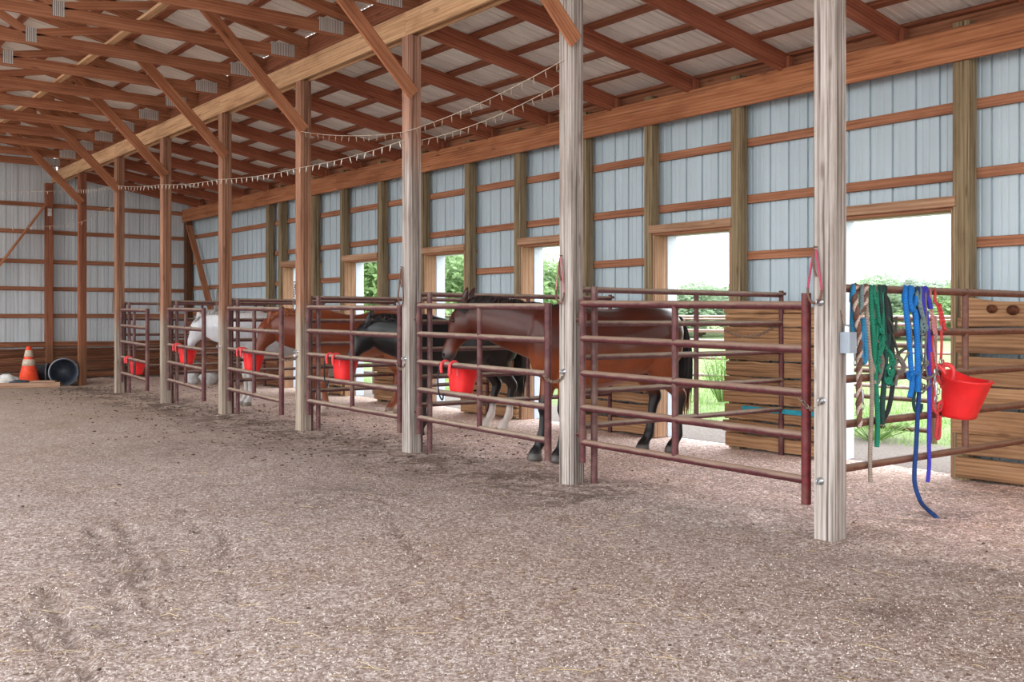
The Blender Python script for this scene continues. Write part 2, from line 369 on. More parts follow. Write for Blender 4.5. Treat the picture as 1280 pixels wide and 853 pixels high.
# ---------------------------------------------------------------- ground
TRACKS = []
for (a, b, w) in (((105, 655), (175, 740), .05), ((155, 660), (205, 770), .05), ((60, 745), (110, 845), .06), ((30, 760), (75, 850), .05), ((230, 640), (285, 730), .04), ((275, 668), (300, 735), .04), ((120, 700), (150, 760), .05), ((480, 640), (530, 715), .03), ((400, 600), (520, 640), .04)):
    TRACKS.append((atZ(*a), atZ(*b), w*.55))
def nz(x, y, s, o=0): return noise.noise(Vector((x*s+o, y*s-o, o*.37)))
def fz(x, y):
    z = .018*nz(x, y, .5, 3)+.012*nz(x, y, 1.7, 9)+.006*nz(x, y, 5, 1)+.004*nz(x, y, 11, 4)
    k = math.exp(-((x-6.1)/1.5)**2)
    z += k*(.03*nz(x, y, 3.1, 5)+.018*nz(x, y, 6.5, 8))
    if y < 7:
        for a, b, w in TRACKS:
            d = b-a; L2 = d.x*d.x+d.y*d.y; t = ((x-a.x)*d.x+(y-a.y)*d.y)/L2
            if -.15 < t < 1.15:
                q = math.hypot(x-a.x-d.x*t, y-a.y-d.y*t)
                if q < w*4: z += (-.045*math.exp(-(q/w)**2)+.02*math.exp(-((q-w*2)/w)**2))*(.55+.9*nz(x, y, 4, 2))
    for (cx, cy, r, h) in ((5.9, 8.9, .5, .03), (6.6, 9.1, .7, .04), (6.2, 6.8, .4, .02)):
        z += h*math.exp(-((x-cx)**2+(y-cy)**2)/r**2)
    return z
def litter_shade(x, y):
    v = .95*math.exp(-((x-5.15)/.75)**2)*(y > 5.4)+.22*math.exp(-((x-6.6)/1.3)**2)
    if y < 7:
        for a, b, w in TRACKS:
            d = b-a; L2 = d.x*d.x+d.y*d.y; t = max(0, min(1, ((x-a.x)*d.x+(y-a.y)*d.y)/L2)); q = math.hypot(x-a.x-d.x*t, y-a.y-d.y*t); v = max(v, .6*math.exp(-(q/(w*1.2))**2))
    for px_, py_, r in ((1255, 615, .7), (1180, 650, .5), (140, 690, .35), (185, 720, .3), (1120, 770, .28), (250, 560, .8), (430, 620, .6), (620, 575, .5), (80, 800, .3)):  # dirt patches; the first two also paint shade on the right-hand floor
        p = atZ(px_, py_); v = max(v, .7*math.exp(-((x-p.x)**2+(y-p.y)**2)/r**2))
    return v
def grid_mesh(name, xs, ys, zf, mat, attr=None, af=None):
    nx, ny = len(xs), len(ys); vs = [(x, y, zf(x, y)) for y in ys for x in xs]
    fs = [(j*nx+i, j*nx+i+1, (j+1)*nx+i+1, (j+1)*nx+i) for j in range(ny-1) for i in range(nx-1)]
    me = bpy.data.meshes.new(name); me.from_pydata(vs, [], fs); me.materials.append(M[mat])
    me.polygons.foreach_set('use_smooth', [True]*len(fs))
    if attr:
        a = me.attributes.new(attr, 'FLOAT', 'POINT'); a.data.foreach_set('value', [af(v[0], v[1]) for v in vs])
    o = bpy.data.objects.new(name, me); COL.objects.link(o); return o
def lin_range(a, b, st): n = max(1, round((b-a)/st)); return [a+(b-a)*i/n for i in range(n+1)]
xs = lin_range(-3, 8.42, .055); ys = lin_range(1.5, 8, .045)+lin_range(8, 23, .075)[1:]
struct(grid_mesh('floor', xs, ys, fz, 'gravel', 'litter_shade', litter_shade), 'gravel and dirt arena floor inside the barn', 'floor')
def oz(x, y): return -.01+.03*nz(x, y, .4, 2)-.03*(x > 12) if x > 8.6 else 0.0
xs = lin_range(8.40, 16, .14)+lin_range(16, 60, 1.2)[1:]+lin_range(60, 220, 16)[1:]; ys = lin_range(-40, 0, 4)+lin_range(0, 30, .3)[1:]+lin_range(30, 200, 6)[1:]
def bare(x, y):
    v = math.exp(-((x-8.4)/2.1)**2)
    return v*(1 if y < 22 else .3)
struct(grid_mesh('ground', xs, ys, oz, 'field', 'bare', bare), 'grass field outside the open doorways', 'field')
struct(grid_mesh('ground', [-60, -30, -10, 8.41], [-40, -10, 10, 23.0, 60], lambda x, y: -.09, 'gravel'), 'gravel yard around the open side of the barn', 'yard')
struct(grid_mesh('ground', [-60, -20, 8.41], [60, 100, 200], lambda x, y: -.09, 'field'), 'grass field beyond the end of the barn', 'field')

# ---------------------------------------------------------------- sheet walls and roof
def profile(a, b, pitch, depth, minor=True):
    """ribbed steel profile: list of (position, offset) from a to b"""
    out = []; p = a
    while p < b-1e-6:
        q = p+pitch
        for d, o in ((0, 0), (.006, depth), (.020, depth), (.026, 0)): out.append((p+d, o))
        if minor:
            for m in (.38, .66):
                for d, o in ((-.012, 0), (-.006, depth*.3), (.006, depth*.3), (.012, 0)): out.append((p+.02+m*pitch+d, o))
        p = q
    out.append((b, 0)); return [x for x in out if x[0] <= b+1e-6]
mb = MB()
pr = profile(-2.5, YE, .229, .022)
cuts = sorted({y for d in DOORS for y in d})
for (y0, o0), (y1, o1) in zip(pr, pr[1:]):
    c = [y0]+[q for q in cuts if y0 < q < y1]+[y1]
    for a, b in zip(c, c[1:]):
        oa = o0+(o1-o0)*(a-y0)/(y1-y0) if y1 > y0 else o0; ob = o0+(o1-o0)*(b-y0)/(y1-y0) if y1 > y0 else o1
        ym = (a+b)/2; zb = HEAD+.04 if any(d0 < ym < d1 for d0, d1 in DOORS) else -.05
        i = len(mb.v); mb.v += [Vector((WX+.01+oa, a, zb)), Vector((WX+.01+ob, b, zb)), Vector((WX+.01+ob, b, 4.02)), Vector((WX+.01+oa, a, 4.02))]
        mb.face((i, i+1, i+2, i+3))
wall_right = struct(mb.build('wall_right', 'sheet'), 'ribbed pale blue-grey steel side wall with open doorways', 'wall')
mb = MB(); pr = profile(-6.8, WX, .229, .022)
for (x0, o0), (x1, o1) in zip(pr, pr[1:]):
    zt = lambda x: (mainz(x) if x < 5.42 else shedz(x)) if x > -.7 else 2*mainz(-.7)-mainz(x)*1-0 if False else (mainz(max(x, -1.4-x)) if x < 5.42 else shedz(x))
    i = len(mb.v); mb.v += [Vector((x0, YE+.01+o0, -.05)), Vector((x1, YE+.01+o1, -.05)), Vector((x1, YE+.01+o1, zt(x1))), Vector((x0, YE+.01+o0, zt(x0)))]
    mb.face((i, i+1, i+2, i+3))
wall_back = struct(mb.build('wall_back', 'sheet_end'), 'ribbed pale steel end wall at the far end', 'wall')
def roof(name, xa, xb, zf, label):
    mb = MB(); pr = profile(-9.0, YE+.05, .229, .022)
    n = 1
    for (y0, o0), (y1, o1) in zip(pr, pr[1:]):
        i = len(mb.v); mb.v += [Vector((xa, y0, zf(xa)+o0)), Vector((xb, y0, zf(xb)+o0)), Vector((xb, y1, zf(xb)+o1)), Vector((xa, y1, zf(xa)+o1))]
        mb.face((i, i+3, i+2, i+1))
    return struct(mb.build(name, 'roof'), label, 'roof')
ceil_shed = roof('ceiling', 5.445, 8.62, shedz, 'ribbed steel roof underside over the stalls')
ceil_main = roof('ceiling', 5.45, -.7, mainz, 'ribbed steel roof underside of the main hall, near slope')
mb = MB().box((5.44, -9.0, 4.49), (5.455, YE, 4.76)); struct(mb.build('trim_1', 'purlin'), 'brown strip added to close the light gap between the two roofs', 'trim')  # added strip, seals the light leak where the roofs meet
# purlins: parts of the roofs
for k in range(6):
    x = 5.62+.54*k
    z = shedz(x)-.022; MB().beam((x, -8.9, z), (x, YE, z), .088, .04, (.164, 0, .986), .003).build('purlin', 'purlin', ceil_shed)
for k in range(11):
    x = 5.2-.57*k
    z = mainz(x)-.022; MB().beam((x, -8.9, z), (x, YE, z), .088, .04, (.196, 0, .98), .003).build('purlin', 'purlin', ceil_main)

# ---------------------------------------------------------------- side wall framing
WPOST = [1.85, 3.1, 4.33, 5.70, 6.75, 8.01, 9.12, 10.43, 11.58, 12.79, 14.03, 15.30, 16.40, 17.78, 18.35, 20.6]
for z in (3.19, 2.60):
    MB().beam((WX-.02, -2.5, z), (WX-.02, YE, z), .038, .089).build('girt', 'girt', wall_right)
bays = [(-2.5, 4.33)]+[(DOORS[i][1], DOORS[i+1][0]) for i in range(5)]+[(17.75, YE)]
for z in (2.01, 1.42):
    for a, b in bays: MB().beam((WX-.02, a, z), (WX-.02, b, z), .038, .089).build('girt', 'girt', wall_right)
MB().beam((WX-.02, -2.5, 3.93), (WX-.02, YE, 3.93), .038, .1).build('girt', 'girt', wall_right)
WLAB = {1: 'near side of the plank wall by the feed tub'}
side = ['near', 'far']
for i, y in enumerate(WPOST):
    if y < 4: 
        lab = 'greenish treated wall post before the first doorway'
        if y < 3: continue
        continue
    di = next(((j, s) for j, d in enumerate(DOORS) for s in (0, 1) if abs(d[s]-y) < .09), None)
    if di: lab = f'greenish treated wall post on the {side[di[1]]} side of the {ORD[di[0]]} doorway'
    elif y < 19: lab = 'treated wall post just beyond the sixth doorway, doubling its far post'
    else: lab = 'treated wall post standing alone between the sixth doorway and the end wall'
    w = .12 if i != 2 else .15
    wp = MB(); wp.beam((WX-.11, y, -.2), (WX-.11, y, 3.88), w, .14, (1, 0, 0), .012, rough=.002, seg=6)
    tag(wp.build('wall_post', 'treated' if y < 19 else 'treated_dark', loc=(WX-.11, y, 0)), lab, 'post', 'treated posts along the side wall')
tag(MB().beam((WX-.11, YE-.12, -.2), (WX-.11, YE-.12, 3.6), .16, .15, (1, 0, 0), .01).build('corner_post', 'treated_dark', loc=(WX-.11, YE-.12, 0)), 'dark brown corner post where side wall meets end wall', 'post')
tag(MB().beam((WX-.16, YE-.3, 3.45), (WX-.16, YE-2.0, 1.0), .038, .14, (1, 0, .0), .004).build('corner_brace', 'brace', loc=(WX-.16, YE-.5, 2)), 'slanting brace board leaning from the dark corner post', 'brace')
# eave beam of two planks end to end
mb = MB(); ys_ = [-2.6, 3.5, 9.2, 15.4, YE]
eb = thing('eave_beam', (WX-.2, 10, 3.68), 'long brown plank beam along the tops of the side wall posts', 'beam')
for a, b in zip(ys_, ys_[1:]): MB().beam((WX-.2, a+.002, 3.685), (WX-.2, b-.002, 3.685), .038, .286).build('plank', 'eave', eb)
# doorways
for n, (a, b) in enumerate(DOORS):
    dr = bpy.data.objects.new(f'door_{n+1}', None); COL.objects.link(dr); dr.location = (WX, (a+b)/2, 0)
    struct(dr, f'{ORD[n]} open doorway in the side wall counted from the camera', 'doorway')
    lo, hi = a+.06, b-.06
    MB().beam((WX-.05, lo-.01, HEAD+.05), (WX-.05, hi+.01, HEAD+.05), .22, .1).build('head_board', 'girt', dr)
    MB().beam((WX-.185, lo-.02, HEAD+.07), (WX-.185, hi+.02, HEAD+.07), .03, .09).build('head_casing', 'jamb', dr)
    MB().beam((WX-.06, hi-.02, 0), (WX-.06, hi-.02, HEAD), .038, .2, (1, 0, 0)).build('jamb', 'jamb', dr)
    MB().beam((WX-.06, lo+.02, 0), (WX-.06, lo+.02, HEAD), .038, .2, (1, 0, 0)).build('jamb', 'jamb', dr)
    MB().box((WX+.045, hi-.045, -.02), (WX+.2, hi+.06, HEAD+.06)).build('metal_trim', 'trimmetal', dr)['label'] = 'white metal edge trim'
    MB().box((WX+.045, lo-.06, -.02), (WX+.2, lo+.045, HEAD+.06)).build('metal_trim', 'trimmetal', dr)
    MB().box((WX+.045, lo-.06, HEAD), (WX+.2, hi+.06, HEAD+.06)).build('metal_trim', 'trimmetal', dr)
# plank kick walls in the bays between the doorways
def plankwall(a, b, x, ztop, label, mat='slab', dz=(.13, .2), axis='y', dark=0):
    z = .02; mb = MB()
    while z < ztop-.06:
        h = min(R.uniform(*dz), ztop-z); j = R.uniform(-.01, .01); e0, e1 = R.uniform(-.03, .03), R.uniform(-.03, .03)
        dz0 = R.uniform(-.012, .012)
        if axis == 'y': mb.beam((x+j, a+e0, z+h/2), (x+j, b+e1, z+h/2+dz0), .045, h-R.uniform(.006, .03), (0, 0, 1), .008, rough=.006, seg=10)
        else: mb.beam((a+e0, x+j, z+h/2), (b+e1, x+j, z+h/2+dz0), .06, h-R.uniform(.004, .03), (0, 0, 1), .012, rough=.012, seg=16)
        z += h
    c = ((a+b)/2, x) if axis == 'x' else (x, (a+b)/2)
    return tag(mb.build('plank_wall', mat, loc=(c[0], c[1], 0)), label, 'plank wall')
pl = ['rough plank kick wall beside the first doorway, behind the camera-side feed tub', 'rough plank kick wall behind the nearest gate, between first and second doorways']
plankwall(-.5, DOORS[0][0]+.02, WX-.205, 1.36, 'wide rough plank wall beside the first doorway, behind the single red tub', dz=(.17, .25))
w0 = plankwall(DOORS[0][1]-.04, DOORS[1][0]+.1, WX-.205, 1.46, 'rough plank wall with a teal board, between first and second doorways')
MB().box((WX-.252, DOORS[0][1]-.02, .415), (WX-.222, DOORS[1][0]-.15, .462)).build('painted_board', 'teal', w0)['label'] = 'teal painted board'
for i in range(1, 5): plankwall(DOORS[i][1]-.06, DOORS[i+1][0]+.06, WX-.205, 1.44, f'rough plank wall between {ORD[i]} and {ORD[i+1]} doorways')
plankwall(DOORS[5][1]+.0, YE-.2, WX-.205, 1.3, 'dark plank wall between the sixth doorway and the far corner', 'slabdark')
# wavy live-edge top board by the first doorway
mb = MB(); rings = []
for k in range(41):
    y = -.4+(4.30+.4)*k/40; q = (y+.4)/4.7
    top = 1.50+.035*math.sin(y*3.1+.6)+.012*math.sin(y*9); bot = 1.345
    rings.append([Vector((WX-.23, y, bot)), Vector((WX-.19, y, bot)), Vector((WX-.19, y, top-.01)), Vector((WX-.195, y, top)), Vector((WX-.225, y, top)), Vector((WX-.23, y, top-.01))])
mb.loft(rings)
for i, f in enumerate(mb.f): mb.uv[i] = [(mb.v[q].y, mb.v[q].z) for q in f]; mb.sm[i] = False
tb = tag(mb.build('live_edge_board', 'slab', loc=(WX-.21, 3.5, 1.35)), 'wavy live-edge board with two dark knots topping the plank wall', 'board')
for (y, z, r) in ((4.03, 1.44, .036), (3.86, 1.43, .042)):
    rk = [[Vector((WX-.232-.004*(3-q), y+r*(1-.24*q)*1.25*math.cos(2*PI*k/20), z+r*(1-.24*q)*math.sin(2*PI*k/20))) for k in range(20)] for q in range(4)]
    MB().loft(rk).build('knot', 'knot', tb)['label'] = 'dark knot'

# ---------------------------------------------------------------- end wall framing
for z in (1.37, 1.95, 2.53, 3.16, 3.74):
    MB().beam((-6.8, YE-.02, z), (WX-.02, YE-.02, z), .038, .089).build('girt', 'girt', wall_back)
tag(MB().beam((5.24, YE-.11, -.2), (5.24, YE-.11, 4.2), .15, .14, (0, 1, 0)).build('end_post', 'post_far', loc=(5.24, YE-.11, 0)), 'brown post against the end wall with a small white tag, in line with the row', 'post')
tag(MB().beam((2.8, YE-.11, -.2), (2.8, YE-.11, 4.4), .15, .14, (0, 1, 0)).build('end_post', 'post_far', loc=(2.8, YE-.11, 0)), 'brown end wall post beyond the slanting brace', 'post')
tag(MB().beam((5.13, YE-.21, 3.70), (3.45, YE-.21, 1.2), .038, .14, (0, 1, 0)).build('end_brace', 'brace', loc=(4.3, YE-.2, 2.5)), 'long slanting brace board across the end wall', 'brace')
tag(MB().box((5.20, YE-.19, 3.5), (5.28, YE-.183, 3.66)).build('paper_tag', 'cloth', loc=(5.24, YE-.185, 3.58)), 'small white paper tag on the end wall post', 'tag')
plankwall(-6.5, 8.15, YE-.12, .82, 'dark rough slab boards along the foot of the end wall', 'slabdark', (.13, .2), 'x')

# ---------------------------------------------------------------- main row: posts, beam, trusses, rafters, braces
PLAB = ['grey weathered timber post carrying the grey outlet box, standing closest',
        'grey weathered timber post with a pink rope loop, between the nearest two gates',
        'timber post, orange above and grey below, with a rope loop beside the bay horse',
        'timber post standing in front of the chestnut horse, bleached at the foot',
        'timber post standing in front of the grey horse, bleached at the foot',
        'sixth timber post of the row, beside the empty stall',
        'seventh timber post of the row, hinging the farthest gate',
        'plain brown timber post beside the tipped barrel, last of the row']
PM = ['post_grey', 'post_grey', 'post_half', 'post_low', 'post_low', 'post_low', 'post_low', 'post_far']
for k, y in enumerate(PY):
    mb = MB()
    for j in range(3):   # three plies
        x = PX-.07+.0467*(j+.5)
        mb.beam((x, y, -.25), (x, y, BEAMB), .0462, .140, (0, 1, 0), .004, rough=.0012, seg=8)
    o = mb.build('timber_post', PM[k], loc=(PX, y, 0)); tag(o, PLAB[k], 'post', 'timber posts of the stall row')
mb_ = thing('main_beam', (PX, 12, BEAMB), 'long pale tan double-plank beam on top of the post row', 'beam')
for x in (PX-.055, PX+.055):
    cut = [-2.6]+[PY[i] for i in (0, 2, 4, 6)]+[22.86]
    for a, b in zip(cut, cut[1:]): MB().beam((x, a+.001, (BEAMB+BEAMT)/2), (x, b-.001, (BEAMB+BEAMT)/2), .038, BEAMT-BEAMB).build('plank', 'beam', mb_)
TB = BEAMT+.005
def truss(y, label):
    t = thing('roof_truss', (PX, y, TB), label, 'roof truss', 'roof trusses of the main hall')
    bc = lambda x: TB+.07
    MB().beam((-6.8, y, TB+.07), (5.46, y, TB+.07), .038, .14).build('bottom_chord', 'truss', t)
    zt = lambda x: mainz(x)-.045-.072
    MB().beam((5.42, y, zt(5.42)), (-.7, y, zt(-.7)), .038, .14).build('top_chord', 'truss', t)
    MB().beam((-6.8, y, zt(5.42)), (-.7, y, zt(-.7)), .038, .14).build('top_chord', 'truss', t)
    nodes = [2.61, -.7, -4.0]
    webs = [(2.61, 4.0), (2.61, 1.1), (-.35, 1.1), (-.7, -.7), (-1.05, -2.5), (-4.01, -2.5), (-4.01, -5.4)]
    for i, (xb, xt) in enumerate(webs):
        ztop = (mainz(xt) if xt > -.7 else mainz(-1.4-xt))-.045-.15
        o = .045 if xt != xb else 0
        sgn = 1 if xt > xb else -1
        MB().beam((xb+sgn*o, y, TB+.145), (xt, y, ztop), .038, .089, (0, 1, 0) if False else (1, 0, .3)).build('web', 'truss', t)
    for (x, w) in ((2.61, .12), (-.7, .2), (-4.01, .12)):
        for s in (-1, 1):
            g = MB()
            g.box((x-w/2, y+s*.0205-.0012, TB+.03), (x+w/2, y+s*.0205+.0012, TB+.19), .0005)
            for q in range(6): g.box((x-w/2+w*(q+.25)/6, y+s*.0222-.001, TB+.035), (x-w/2+w*(q+.7)/6, y+s*.0222+.001, TB+.185), .0003)
            g.build('gusset_plate', 'plate', t)
    for s in (-1, 1):   # heel plate
        g = MB(); g.box((4.95, y+s*.0205-.0012, TB+.02), (5.25, y+s*.0205+.0012, TB+.17), .0005)
        for q in range(13): g.box((4.95+.3*(q+.25)/13, y+s*.0222-.001, TB+.025), (4.95+.3*(q+.7)/13, y+s*.0222+.001, TB+.165), .0003)
        g.build('heel_plate', 'plate', t)
    return t
def rafter(y, label):
    t = thing('shed_rafter', (6.9, y, 4.1), label, 'rafter', 'rafters over the stalls')
    zc = lambda x: shedz(x)-.042-.094
    MB().beam((5.40, y+.02, zc(5.40)), (8.24, y+.02, zc(8.24)), .045, .187).build('board', 'rafter', t)
    MB().beam((8.22, y-.025, 3.72), (8.22, y-.025, 3.95), .04, .09, (1, 0, 0)).build('end_block', 'rafter', t)
    return t
for i in range(14):
    y = PY[1]+1.22*i
    k = 1+i//2
    if y > 22.4: break
    if i % 2 == 0: truss(y, f'roof truss bearing on the beam above the {ORD[k]} post')
    elif k < 7: truss(y, f'roof truss midway between the {ORD[k]} and {ORD[k+1]} posts')
    else: truss(y, 'roof truss between the eighth post and the end wall')
for i in range(17):
    y = PY[0]-1.22+1.22*i
    if y > 22.6: break
    if i == 0: l = 'roof rafter over the stalls, in front of the first post'
    else:
        k = (i-1)//2
        l = f'roof rafter over the stalls, meeting the beam above the {ORD[k]} post' if i % 2 else (f'roof rafter over the stalls, midway between the {ORD[k]} and {ORD[k+1]} posts' if k < 7 else 'roof rafter over the stalls, nearest the end wall')
    rafter(y, l)
for k in range(1, 8):
    y = PY[k]-.04
    tag(MB().beam((PX-.03, y-.05, 3.60), (4.02, y-.05, 4.94), .038, .14, (.7, 0, .7), .004).build('knee_brace', 'brace', loc=(4.7, y, 4.2)), f'diagonal knee brace rising from the {ORD[k]} post into the trusses', 'brace', 'knee braces')
tag(MB().beam((3.48, 5.0, TB+.165), (3.48, YE-.05, TB+.165), .089, .038).build('lateral_brace', 'beam', loc=(3.48, 12, TB+.16)), 'long pale board running across the trusses above their bottom chords', 'brace')
tag(MB().beam((.9, 5.0, TB+.165), (.9, YE-.05, TB+.165), .089, .038).build('lateral_brace', 'beam', loc=(.9, 12, TB+.16)), 'second long board across the trusses, deeper in the hall', 'brace')

# ---------------------------------------------------------------- pipe gates and partition panels
def pipe_rail(a, b, r, mat, parent, name='rail', n=12): return MB().tube([a, b], r, n).build(name, mat, parent)
GL = ['nearest maroon pipe gate, chained to the grey post with the outlet box',
      'maroon pipe gate in front of the bay horse, a red tub hooked on it',
      'maroon pipe gate in front of the black horse',
      'maroon pipe gate in front of the chestnut horse',
      'maroon pipe gate in front of the grey horse',
      'farthest maroon pipe gate, in front of the empty stall']
GEND = [(5.39, 3.87), (5.315, 6.35), (5.362, 8.77), (5.20, 11.24), (5.155, 13.67), (5.16, 16.13)]
GZ = [1.48, 1.20, .92, .645, .365]
GATES = []
for k in range(6):
    hy = PY[k+1]-.14; h = Vector((PX, hy, 0)); e = Vector((*GEND[k], 0)); d = (e-h).normalized()
    g = thing('pipe_gate', (PX, hy, 0), GL[k], 'gate', 'pipe gates of the stalls'); GATES.append((h, e, d))
    m = ['pipe', 'pipe_dusty', 'pipe_dusty', 'pipe_dusty', 'pipe_dusty', 'pipe_dusty'][k]
    L = (e-h).length
    sag = .03 if k == 0 else .02
    for z in GZ: pipe_rail(h+Vector((0, 0, z)), e+Vector((0, 0, z-sag)), .028, m, g)
    pipe_rail(h+Vector((0, 0, .2)), h+Vector((0, 0, 1.52)), .025, 'pipe', g, 'hinge_upright')
    pipe_rail(e+Vector((0, 0, .18)), e+Vector((0, 0, 1.53 if k == 0 else 1.49)), .031, 'pipe_red' if k == 0 else 'pipe', g, 'latch_upright')
    mid = h+d*L*(.515 if k else .47)
    pipe_rail(mid+Vector((0, 0, .33)), mid+Vector((0, 0, 1.47)), .025, 'pipe', g, 'middle_upright')
    for z in (.42, 1.35):
        hb = MB().tube([h+Vector((0, 0, z-.05)), h+Vector((0, 0, z+.05))], .033, 12).box((PX-.012, hy, z-.012), (PX+.012, PY[k+1]-.06, z+.012))
        hb.build('hinge', 'pipe', g)
def chainline(a, b, sag, n, r=.007, li=.026):
    """links along a hanging curve"""
    a = Vector(a); b = Vector(b); mb = MB()
    pts = [a.lerp(b, i/n)-Vector((0, 0, sag*4*(i/n)*(1-i/n))) for i in range(n+1)]
    for i in range(n):
        c = (pts[i]+pts[i+1])/2; t = (pts[i+1]-pts[i]).normalized(); s = t.cross(Vector((0, 0, 1)))
        s = s.normalized() if s.length > .05 else Vector((1, 0, 0)); q = s if i % 2 else t.cross(s).normalized()
        ln = (pts[i+1]-pts[i]).length*.72
        mb.tube([c+t*ln*math.cos(a_)+q*r*1.8*math.sin(a_) for a_ in [2*PI*j/10 for j in range(11)]], r*.5, 5, cap=False)
    return mb
for k in range(4):
    h, e, d = GATES[k]; z = .84 if k == 0 else .88
    p = Vector((PX-.075, PY[k]+.0, z+.02)); q = e+Vector((-.035, 0, z))
    mb = chainline(q, p, .05, 14 if k else 11)
    mb.v += chainline(e+Vector((-.036, -.01, z-.02)), e+Vector((.036, -.01, z+.02)), .0, 4).v and []
    c2 = chainline(e+Vector((.0, .05, z+.05)), e+Vector((-.04, 0, z)), .02, 4); b0 = len(mb.v)
    mb.v += c2.v; mb.f += [tuple(i+b0 for i in f) for f in c2.f]; mb.uv += c2.uv; mb.sm += c2.sm
    tag(mb.build('chain', 'chain', loc=q), ['latch chain tying the nearest gate to the grey post with the outlet box', 'latch chain on the gate in front of the bay horse', 'latch chain on the gate in front of the black horse', 'latch chain on the gate in front of the chestnut horse'][k], 'chain')
# eye bolts on the posts
BL = {0: (.86, 'eye bolt holding the latch chain on the post with the outlet box'), 1: (.93, 'eye bolt holding the chain on the second post of the row'),
      2: (.95, 'bright eye bolt on the third post, left of the tub of the bay horse'), 3: (.95, 'bright eye bolt on the fourth post, before the chestnut horse'), 4: (.95, 'small eye bolt on the fifth post, before the grey horse')}
def eyebolt(p, label):
    t = thing('eye_bolt', p, label, 'bolt'); P = Vector(p)
    MB().lathe([(0, .0), (.024, .0), (.024, -.004), (.014, -.005), (.014, -.014), (0, -.014)], P, (1, 0, 0), 14).build('washer', 'steel', t)
    MB().tube([P+Vector((-.014-.016+.016*math.cos(a), 0, .016*math.sin(a))) for a in [2*PI*j/12 for j in range(13)]], .0045, 6).build('ring', 'steel', t)
for k, (z, l) in BL.items(): eyebolt((PX-.067, PY[k]+.01, z), l)
eyebolt((PX-.071, PY[0]+.02, 1.47), 'rusty round bolt below the pink loop on the post with the outlet box')
eyebolt((PX-.071, PY[0]+.02, .36), 'round bolt low on the post with the outlet box')
PLB = ['pipe partition hung with halters and ropes, beside the first doorway', 'pipe partition between the near stall and the bay horse', 'pipe partition between the bay and the black horse', 'pipe partition between the black and the chestnut horse',
       'pipe partition between the chestnut and the grey horse', 'pipe partition between the grey horse and the empty stall', 'pipe partition on the far side of the empty stall']
PZ = [1.56, 1.275, .985, .70, .42]; PZ2 = [1.60, 1.32, 1.04, .76, .475]
for k in range(7):
    y = PY[k]; m = 'pipe_brown' if k == 0 else 'pipe_dusty'
    g = thing('pipe_partition', (6.8, y, 0), PLB[k], 'partition', 'pipe partitions between stalls')
    x0, x1 = PX+.10, 8.12
    for z in (PZ if k == 0 else PZ2):
        dz = -.01 if k == 0 else -.012
        pipe_rail((x0, y, z), (x1, y, z+dz), .025 if k else .026, m, g)
    for x, zb, zt in ((x0, .3, 1.60), (6.88 if k else 7.02, .42, 1.58), (x1, .36, 1.63)):
        pipe_rail((x, y, zb), (x, y, zt), .023, m if k == 0 else 'pipe', g, 'upright')
    for x in (x0,):
        MB().box((PX+.06, y-.02, .5), (x0, y+.02, .54)).box((PX+.06, y-.02, 1.4), (x0, y+.02, 1.44)).build('bracket', 'pipe', g)
    fl = MB().tube([(x0, y, fz(x0, y)-.04), (x0, y, .32)], .03, 10); fl.build('foot', 'pipe', g)
    MB().tube([(x1, y, fz(x1, y)-.04), (x1, y, .38)], .027, 10).build('foot', 'pipe', g)
    MB().beam((x1+.0, y, 1.6), (WX-.19, y, 1.6), .04, .03).build('bracket', 'pipe', g)
# galvanised angle posts doubling the timber posts
for k in range(1, 7):
    y = PY[k]
    tag(MB().tube([(PX+.13, y-.135, -.1), (PX+.13, y-.135, 1.62)], .028, 10).build('pipe_post', 'pipe_dusty', loc=(PX+.13, y-.135, 0)), f'grey-brown steel pipe post just behind the {ORD[k]} timber post', 'pipe post', 'pipe posts behind the timber posts')
# short chain on the near partition behind the gate
tag(chainline((8.06, PY[1], 1.30), (7.3, PY[1]+.02, 1.25), .09, 24, .008).build('chain', 'chain', loc=(7.7, PY[1], 1.2)), 'slack chain hanging before the second doorway behind the bay horse', 'chain')

